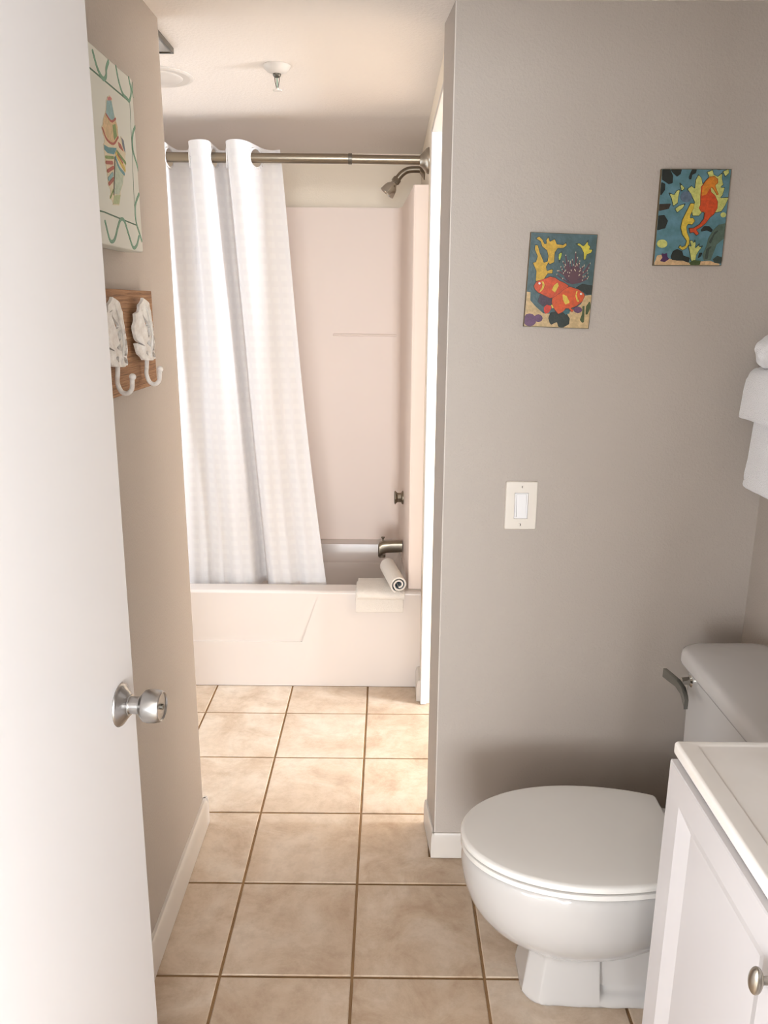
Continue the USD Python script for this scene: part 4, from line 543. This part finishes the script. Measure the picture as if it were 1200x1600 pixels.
part(toilet, "lid", lid_mesh([.3845, .3865, .394, .398, .4005, .4025], [.006, .0005, .0005, .003, .010, .06], .295), M_seat, 40)
part(toilet, "hinge", rbox(XR - .300, XR - .268, TC - .085, TC - .06, .366, .392, .005), M_seat)
part(toilet, "hinge", rbox(XR - .300, XR - .268, TC + .06, TC + .085, .366, .392, .005), M_seat)
T0, T1, TF = TC - .238, TC + .238, .726
def rrect(x0, x1, y0, y1, r, z, n=8):
    p = []
    for cx, cy, a0 in ((x1 - r, y1 - r, 0), (x0 + r, y1 - r, 90), (x0 + r, y0 + r, 180), (x1 - r, y0 + r, 270)):
        for a in np.linspace(math.radians(a0), math.radians(a0 + 90), n): p.append((cx + r * math.cos(a), cy + r * math.sin(a), z))
    return np.array(p)
part(toilet, "tank", loft([rrect(TF + .010, .915, T0 + .02, T1 - .02, .03, .3455), rrect(TF + .004, .92, T0 + .010, T1 - .008, .035, .37), rrect(TF, .922, T0, T1, .035, .50), rrect(TF - .004, .922, T0 - .003, T1 + .003, .035, .702)]), M_porc, 50)
L = dict(x0=.702, x1=.930, y0=T0 - .018, y1=T1 + .018)
part(toilet, "tank_lid", loft([rrect(L["x0"] + i, L["x1"] - i * .3, L["y0"] + i, L["y1"] - i, .045, z) for i, z in ((.008, .700), (.001, .706), (.0, .712), (.0, .728), (.002, .736), (.007, .742), (.016, .7465), (.045, .7515), (.085, .7545))]), M_porc, 50)
lv = part(toilet, "flush_lever", lathe([(0, 0), (.015, 0), (.015, .004), (.010, .008), (.0085, .026), (0, .026)], (TF + .001, 1.728, .668), (-1, 0, 0), 24), M_chrome, label="chrome flush lever on the far end of the tank")
arm = []
for y, x, z, h, t in ((1.772, .676, .668, .011, .004), (1.745, .682, .668, .010, .005), (1.72, .690, .666, .0085, .0055), (1.69, .692, .662, .0085, .0055), (1.655, .686, .655, .0105, .005), (1.640, .682, .652, .011, .0045)):
    arm.append(np.array([(x - t, y, z - h), (x - t, y, z + h), (x + t, y, z + h), (x + t, y, z - h)]))
part(lv, "lever_arm", loft(arm), M_lever, 20)

# ------------------------------------------------------------------ vanity
VY0, VY1 = .425, 1.190
vt = thing("countertop", "white cultured marble vanity top with a raised edge beside the toilet", "countertop", (.71, .81, .797))
slab = rbox(.486, .939, VY0 - .008, VY1 + .011, .796, .8205, .006, 16) - hull([sph((x, y, .83), .0115, 16) for x in (.525, .92) for y in (VY0 + .03, VY1 - .008)])
sl = slab - hull([sph((x, y, .84), .02, 20) for x in (.70, .86) for y in (.60, .92)] + [sph((x, y, .816), .0185, 20) for x in (.74, .82) for y in (.66, .86)])
part(vt, "slab", sl, M_vtop, 40)
part(vt, "backsplash", rbox(.918, .939, VY0, VY1, .8165, .90, .005, 12), M_vtop, 40)
vc = thing("vanity_cabinet", "white painted vanity cabinet with recessed panel doors", "cabinet", (.71, .81, 0))
part(vc, "carcass", cat(bx(.4975, .938, VY0, VY1 - .002, .09, .7955), bx(.56, .938, VY0 + .01, VY1 - .012, .0015, .09)), M_cab)
def cab_door(y0, y1, z0, z1, x=.4775, th=.0195, fw=.054, bv=.030, dp=.012):
    def ring(i, xx): return np.array([(xx, y0 + i, z0 + i), (xx, y1 - i, z0 + i), (xx, y1 - i, z1 - i), (xx, y0 + i, z1 - i)])
    R_ = [ring(0, x + th), ring(0, x + .002), ring(.002, x), ring(fw, x), ring(fw + bv, x + dp)]
    return loft(R_)
for y0, y1, ky in ((.774, VY1 - .003, .797), (VY0 + .003, .768, .742)):
    d = part(vc, "door", cab_door(y0, y1, .105, .7935), M_cab, 20)
    kc = np.array([.4775, ky, .731])
    k_ = part(d, "knob", lathe([(0, 0), (.009, 0), (.009, .002), (.0055, .005), (.005, .014), (.006, .018), (0, .018)], kc, (-1, 0, 0), 24), M_nickel, label="oval brushed nickel knob")
    el = trimesh.creation.icosphere(3); el.apply_scale([.0085, .0105, .0195]); el.apply_translation(kc + (-.0235, 0, 0))
    part(k_, "knob_face", el, M_nickel, True)

# ------------------------------------------------------------------ towels on a bar on the right wall
tb = thing("towel_bar", "metal towel bar on the right wall behind the stacked white towels", "towel bar", (.94, 1.62, 1.365))
BZ, BXX = 1.335, .886
part(tb, "bar", tube([(BXX, 1.36, BZ), (BXX, 1.6, BZ), (BXX, 1.86, BZ)], .008, 16), M_nickel)
for y in (1.35, 1.870):
    part(tb, "post", lathe([(0, 0), (.020, 0), (.020, .006), (.010, .010), (.009, .044), (.011, .052), (0, .056)], (.9395, y, BZ), (-1, 0, 0), 24), M_nickel)
def towel(y0, y1, z0, r_out, r_in, seed, flare=0.0, th=.014, up=0.0, amp=.004):
    """a folded towel over the bar: front fall, rounded top, back fall"""
    c, top = BXX, BZ
    path = [(c - r_out - flare, z0), (c - r_out - flare * .5, z0 + (top - z0) * .4), (c - r_out, top + .004), (c - r_out * .80, top + r_out * .5 + up), (c, top + r_out * .70 + up), (c + r_in * .7, top + r_in * .55 + up), (c + r_in, top - .02), (c + r_in, z0 + .06)]
    p = bez([(0, *q) for q in path], 10)[:, 1:]
    m = place(extr(LineString(p).buffer(th / 2, quad_segs=6), y1 - y0), (0, y0, 0), [1, 0, 0], [0, 0, 1], [0, 1, 0])
    return noisy(m, amp, 22, seed, .011, 3)
bath = thing("bath_towel", "large white bath towel hanging lowest on the bar at the right wall", "towel", (.88, 1.62, 1.25))
part(bath, "folded_cloth", towel(1.42, 1.842, 1.122, .0245, .0195, 5, .012, .020, .006), M_towel, 60)
hand = thing("hand_towel", "white hand towel folded over the bath towel below the rolled washcloth", "towel", (.88, 1.62, 1.33))
part(hand, "folded_cloth", towel(1.46, 1.868, 1.290, .045, .0405, 6, .004, .013, .012), M_towel, 60)
part(hand, "hem", towel(1.464, 1.872, 1.278, .0545, .0485, 7, .004, .005, .020, .002), M_towel, 60)
wc = thing("washcloth", "fluffy white rolled washcloth tucked on top of the hand towel", "towel", (.85, 1.66, 1.43))
roll_ = tube(bez([(.864, 1.50, 1.435), (.862, 1.62, 1.436), (.860, 1.74, 1.434), (.857, 1.836, 1.430)], 14), np.r_[[.026], np.full(40, .036), [.031, .022]], 28)
part(wc, "rolled_cloth", noisy(roll_, .007, 45, 8, .008, 1), M_towel, 60)

# ------------------------------------------------------------------ light switch
SX, SZ = .3385, 1.0375
sw = thing("light_switch", "ivory rocker light switch with its wall plate", "light switch", (SX, YG, SZ))
pp = Polygon([(-.0405, -.0625), (.0405, -.0625), (.0405, .0625), (-.0405, .0625)])
pm = tri(rbox(SX - .0405, SX + .0405, YG - .0065, YG + .004, SZ - .0625, SZ + .0625, .004, 12) - m3.Manifold.cube([.0345, .05, .0675]).translate([SX - .01725, YG - .03, SZ - .03375]) ) 
part(sw, "wall_plate", pm, M_plate, 40)
part(sw, "rocker_frame", tri(M3(bx(SX - .0165, SX + .0165, YG - .0065, YG + .002, SZ - .033, SZ + .033)) - M3(bx(SX - .0125, SX + .0125, YG - .03, YG - .002, SZ - .0295, SZ + .0295))), M_rocker)
rk = hp([(SX + sx * .0118, YG - y, SZ + z) for sx in (-1, 1) for y, z in ((.0, -.0288), (.0, .0288), (.0055, .0288), (.0115, -.0288), (.0068, .002))])
part(sw, "rocker", rk, M_rocker, 20)
for z in (.049, -.049):
    s_ = part(sw, "screw", lathe([(0, 0), (.0035, 0), (.0033, .001), (.002, .0017), (0, .0019)], (SX + (.001 if z > 0 else -.001), YG - .0064, SZ + z), (0, -1, 0), 16), M_plate)
    part(s_, "slot", bx(SX - .0004, SX + .0010, YG - .0086, YG - .0075, SZ + z - .0026, SZ + z + .0026), M_black)

# ------------------------------------------------------------------ wall art
PAL = dict(sand="#d8b685", gold="#dfb032", lemon="#dcc93f", lime="#c6cf45", darkgreen="#1f2a20", plum="#4b3548", olive="#4c5a2c", violet="#6b4268", orange="#e0521d", orange2="#e2581a", yellow="#ecc748", red="#d8391c", teal2="#3c6a72", white="#f4e9e4",
           black="#20261f", brown="#3a2c1c", peach="#e3b98c", greygreen="#5b6d5f", darkgrey="#3b463e", paleyellow="#d9d67c", slate="#64748a", amber="#ea8c22", purple="#4a1f52",
           deepgreen="#2f6b49", green="#6fa486", pink="#d97a78", sky="#8db7bd", apricot="#e8c390", leaf="#7f9d4e", blue="#4f95a3", brick="#b5462c", palegreen="#c4d2bd", moss="#b9c490")
def paint(c):
    k = .82 if c not in ("green", "deepgreen", "pink", "sky", "apricot", "leaf", "blue", "brick", "palegreen", "moss") else .85
    a = np.array(S(PAL[c]))
    return mat("paint_" + c, tuple(a * k), 0.45, bump=(350, 0.3, 0.001), vary=(150, tuple(a * k * np.array([.62, .66, .6])), 0.2))
M_teal = mat("painted_tile_ground", "#364a47", 0.4, bump=(120, 0.3, 0.002), vary=(40, "#465e64", 0.2))
M_teal2 = mat("painted_tile_ground_light", "#41686a", 0.4, bump=(120, 0.3, 0.002), vary=(34, "#5d8290", 0.2))
M_edge = mat("tile_edge", "#6b5a40", 0.7)
def safe(pts, grow=0.0):
    p = Polygon(pts).buffer(0)
    if p.geom_type != "Polygon": p = max(p.geoms, key=lambda g: g.area)
    return p
def smooth_poly(p, r=1.6): return p.buffer(r, quad_segs=3).buffer(-2 * r, quad_segs=3).buffer(r, quad_segs=3).simplify(.25) or p
def wall_art(name, label, centre, w, h, rot, ground, layers, extra=None):
    t = thing(name, label, "wall tile", (centre[0], YG - .006, centre[1]))
    R_ = math.radians(rot); ex_, ez_ = np.array([math.cos(R_), 0, math.sin(R_)]), np.array([-math.sin(R_), 0, math.cos(R_)])
    def lay(poly, y0, d):
        m = extr(affinity.scale(poly, .001, .001, origin=(0, 0)), d)
        return place(m, (centre[0], YG - y0, centre[1]), ex_, ez_, np.array([0, -1.0, 0]))
    rect = sbox(-w * 500, -h * 500, w * 500, h * 500)
    part(t, "tile_body", lay(rect.buffer(-1).buffer(1, quad_segs=3), .0005, .009), M_edge)
    part(t, "painted_ground", lay(rect.buffer(-1.2), .0093, .0006), ground)
    y = .0100
    edge_ = __import__("shapely").union_all([safe(p).buffer(1.3, quad_segs=2) for n_, c, p in layers if n_.split("_")[1] in ("coral", "fish", "seahorse", "anemone", "sponge")])
    part(t, "painted_outline", lay(edge_.intersection(rect.buffer(-1.4)), .0096, .0005), mat("paint_shadow", "#2c3a2f", .5))
    for nme, c, pts in layers:
        p = safe(pts).intersection(rect.buffer(-1.4))
        if p.is_empty: continue
        q = smooth_poly(p)
        if q.is_empty: q = p
        y += .00006
        part(t, nme, lay(q, y - .0004, .0009), paint(c))
        if nme in ("painted_fish", "painted_seahorse"):
            part(t, "contour_line", lay(LineString(q.exterior.coords if q.geom_type == "Polygon" else q.geoms[0].exterior.coords).buffer(.45, quad_segs=2), y - .0002, .0008), mat("paint_contour", "#7a2a12", .5) if c != "yellow" else mat("paint_contour_olive", "#8a7a2a", .5))
    if extra: extra(t, lay, y)
    return t
def anemone(t, lay, y):
    b = np.array(ART_B1); blob, dots = [], []
    rr = np.random.default_rng(3)
    more = [(b[0] + r * math.cos(a), b[1] + r * math.sin(a) * 1.05) for a, r in zip(rr.uniform(.35, 2.8, 30), rr.uniform(22, 50, 30))]
    for k, p in enumerate(list(ART_T1) + more):
        p = np.array(p); d = p - b; nrm = np.array([-d[1], d[0]]); nrm = nrm / (np.linalg.norm(nrm) + 1e-9)
        mid_ = b + d * .55 + nrm * (2.5 if k % 2 else -2.5)
        blob.append(LineString(bez([(*b, 0), (*mid_, 0), (*p, 0)], 5)[:, :2]).buffer(1.25, quad_segs=2)); dots.append(Polygon([(p[0] + 1.0 * math.cos(a), p[1] + 1.9 * math.sin(a)) for a in np.linspace(0, 6.28, 9)[:-1]]))
    core = affinity.scale(Polygon([(b[0] + 22 * math.cos(a), b[1] + 21 + 19 * math.sin(a)) for a in np.linspace(0, 6.28, 20)[:-1]]), 1, 1)
    part(t, "anemone_body", lay(core, .0099, .0007), paint("plum"))
    part(t, "anemone_tentacles", lay(__import__("shapely").union_all(blob), .0101, .0009), mat("paint_rose", "#512f38", .5))
    part(t, "anemone_tips", lay(__import__("shapely").union_all(dots), .0103, .0010), mat("paint_bone", "#b3a68d", .5))
wall_art("fish_tile", "painted ceramic tile of two orange striped fish among coral, lower left of the pair", (.4022, 1.5830), .1555, .2135, -1.7, M_teal, ART_A1, anemone)
wall_art("seahorse_tile", "painted ceramic tile of an orange and a yellow seahorse, higher right of the pair", (.6966, 1.7247), .1585, .2100, 0.1, M_teal2, ART_A2)

# canvas of a painted shell on the left wall
cvs = thing("shell_canvas", "white canvas painted with a striped seashell and green vine border on the left wall", "painting", (XL, 1.57, 1.788))
CX = -.5045
part(cvs, "stretched_canvas", rbox(XL, CX, 1.428, 1.712, 1.627, 1.950, .004, 12), M_canvas)
crect = sbox(-141, -160, 141, 161)
def lay_c(p, d0, d):
    m = extr(affinity.scale(p, .001, .001, origin=(0, 0)), d)
    return place(m, (CX - .0003 + d0, 1.57, 1.788), np.array([0, 1.0, 0]), np.array([0, 0, 1.0]), np.array([1.0, 0, 0]))
k_ = 0
for nme, c, wd, pts in ART_S:
    k_ += 1
    ln = LineString(bez([(*q, 0) for q in pts], 6)[:, :2]) if len(pts) > 2 else LineString(pts)
    g = ln.buffer(wd * .62, quad_segs=2).intersection(crect)
    if nme == "painted_line" and pts[0][0] < -60: g = ln.union(LineString([pts[0], (-125, pts[0][1] + (1 if pts[0][1] > 0 else -1))])).buffer(wd / 2).intersection(crect)
    part(cvs, nme, lay_c(g, .00004 * k_, .0006), paint(c))
_sh = __import__("shapely").union_all([safe(p) for _, _, p in ART_G] + [LineString(p).buffer(w_ / 2) for _, _, w_, p in ART_S2]).buffer(9).buffer(-7.5)
part(cvs, "shell_body", lay_c(_sh, .00004 * k_, .0006), mat("paint_cream", "#d9ccb2", .6, vary=(60, "#cdbfa0", .2)))
for nme, c, pts in ART_G:
    k_ += 1
    q = safe(pts); q = smooth_poly(q, 1.0); 
    part(cvs, nme, lay_c(q, .00004 * k_, .0006), paint(c))
for nme, c, wd, pts in ART_S2:
    k_ += 1
    ln = LineString(bez([(*q, 0) for q in pts], 6)[:, :2]) if len(pts) > 2 else LineString(pts)
    part(cvs, nme, lay_c(ln.buffer(wd / 2, quad_segs=2), .00004 * k_, .0006), paint(c))

# hook board with two leaf hooks
hb = thing("hook_rack", "rustic wooden board with two white iron leaf hooks on the left wall", "hook rack", (XL, 1.61, 1.45))
part(hb, "wooden_board", rbox(XL, -.5225, 1.405, 1.812, 1.350, 1.552, .0015, 8), M_wood)
lp = safe(ART_LEAF).buffer(0)
for h_ in ART_HOLES: lp = lp.difference(safe(h_).buffer(2.6, quad_segs=2))
if lp.geom_type != "Polygon": lp = max(lp.geoms, key=lambda g: g.area)
lp = affinity.scale(lp.buffer(.6, quad_segs=2).buffer(-.6, quad_segs=2), .001, .001, origin=(0, 0))
for yc in (1.705, 1.518):
    lm = place(extr(lp, .006), (-.5155, yc, 1.475), np.array([0, 1.0, 0]), np.array([0, 0, 1.0]), np.array([1.0, 0, 0]))
    lm = tri(M3(lm).refine_to_length(.007)); v = lm.vertices.copy()
    dy, dz = v[:, 1] - yc, v[:, 2] - 1.475
    v[:, 0] += .008 * np.clip(1 - (dy / .06) ** 2, 0, 1) + .0015 * np.sin(dy * 210 + dz * 120)
    lm = trimesh.Trimesh(v, lm.faces, process=False)
    l_ = part(hb, "leaf_hook", lm, M_leaf, 40)
    ridge = bez([(-.503, yc - .022, 1.532), (-.498, yc - .006, 1.50), (-.497, yc + .006, 1.46), (-.503, yc + .004, 1.415)], 8)
    part(l_, "leaf_rib", tube(ridge, np.linspace(.0012, .003, len(ridge)), 8), M_leaf)
    hk = bez([(-.510, yc, 1.418), (-.511, yc - .002, 1.398), (-.512, yc - .004, 1.380), (-.506, yc - .004, 1.364), (-.495, yc - .004, 1.360), (-.486, yc - .004, 1.368), (-.484, yc - .004, 1.380), (-.4835, yc - .004, 1.390)], 6)
    part(l_, "hook", cat(tube(hk, .0046, 12), trimesh.creation.icosphere(2, .0066).apply_translation((-.4825, yc - .004, 1.3915))), M_leaf, 50)
    part(l_, "mounting_stub", bx(-.5225, -.507, yc - .006, yc + .006, 1.43, 1.47), M_black)
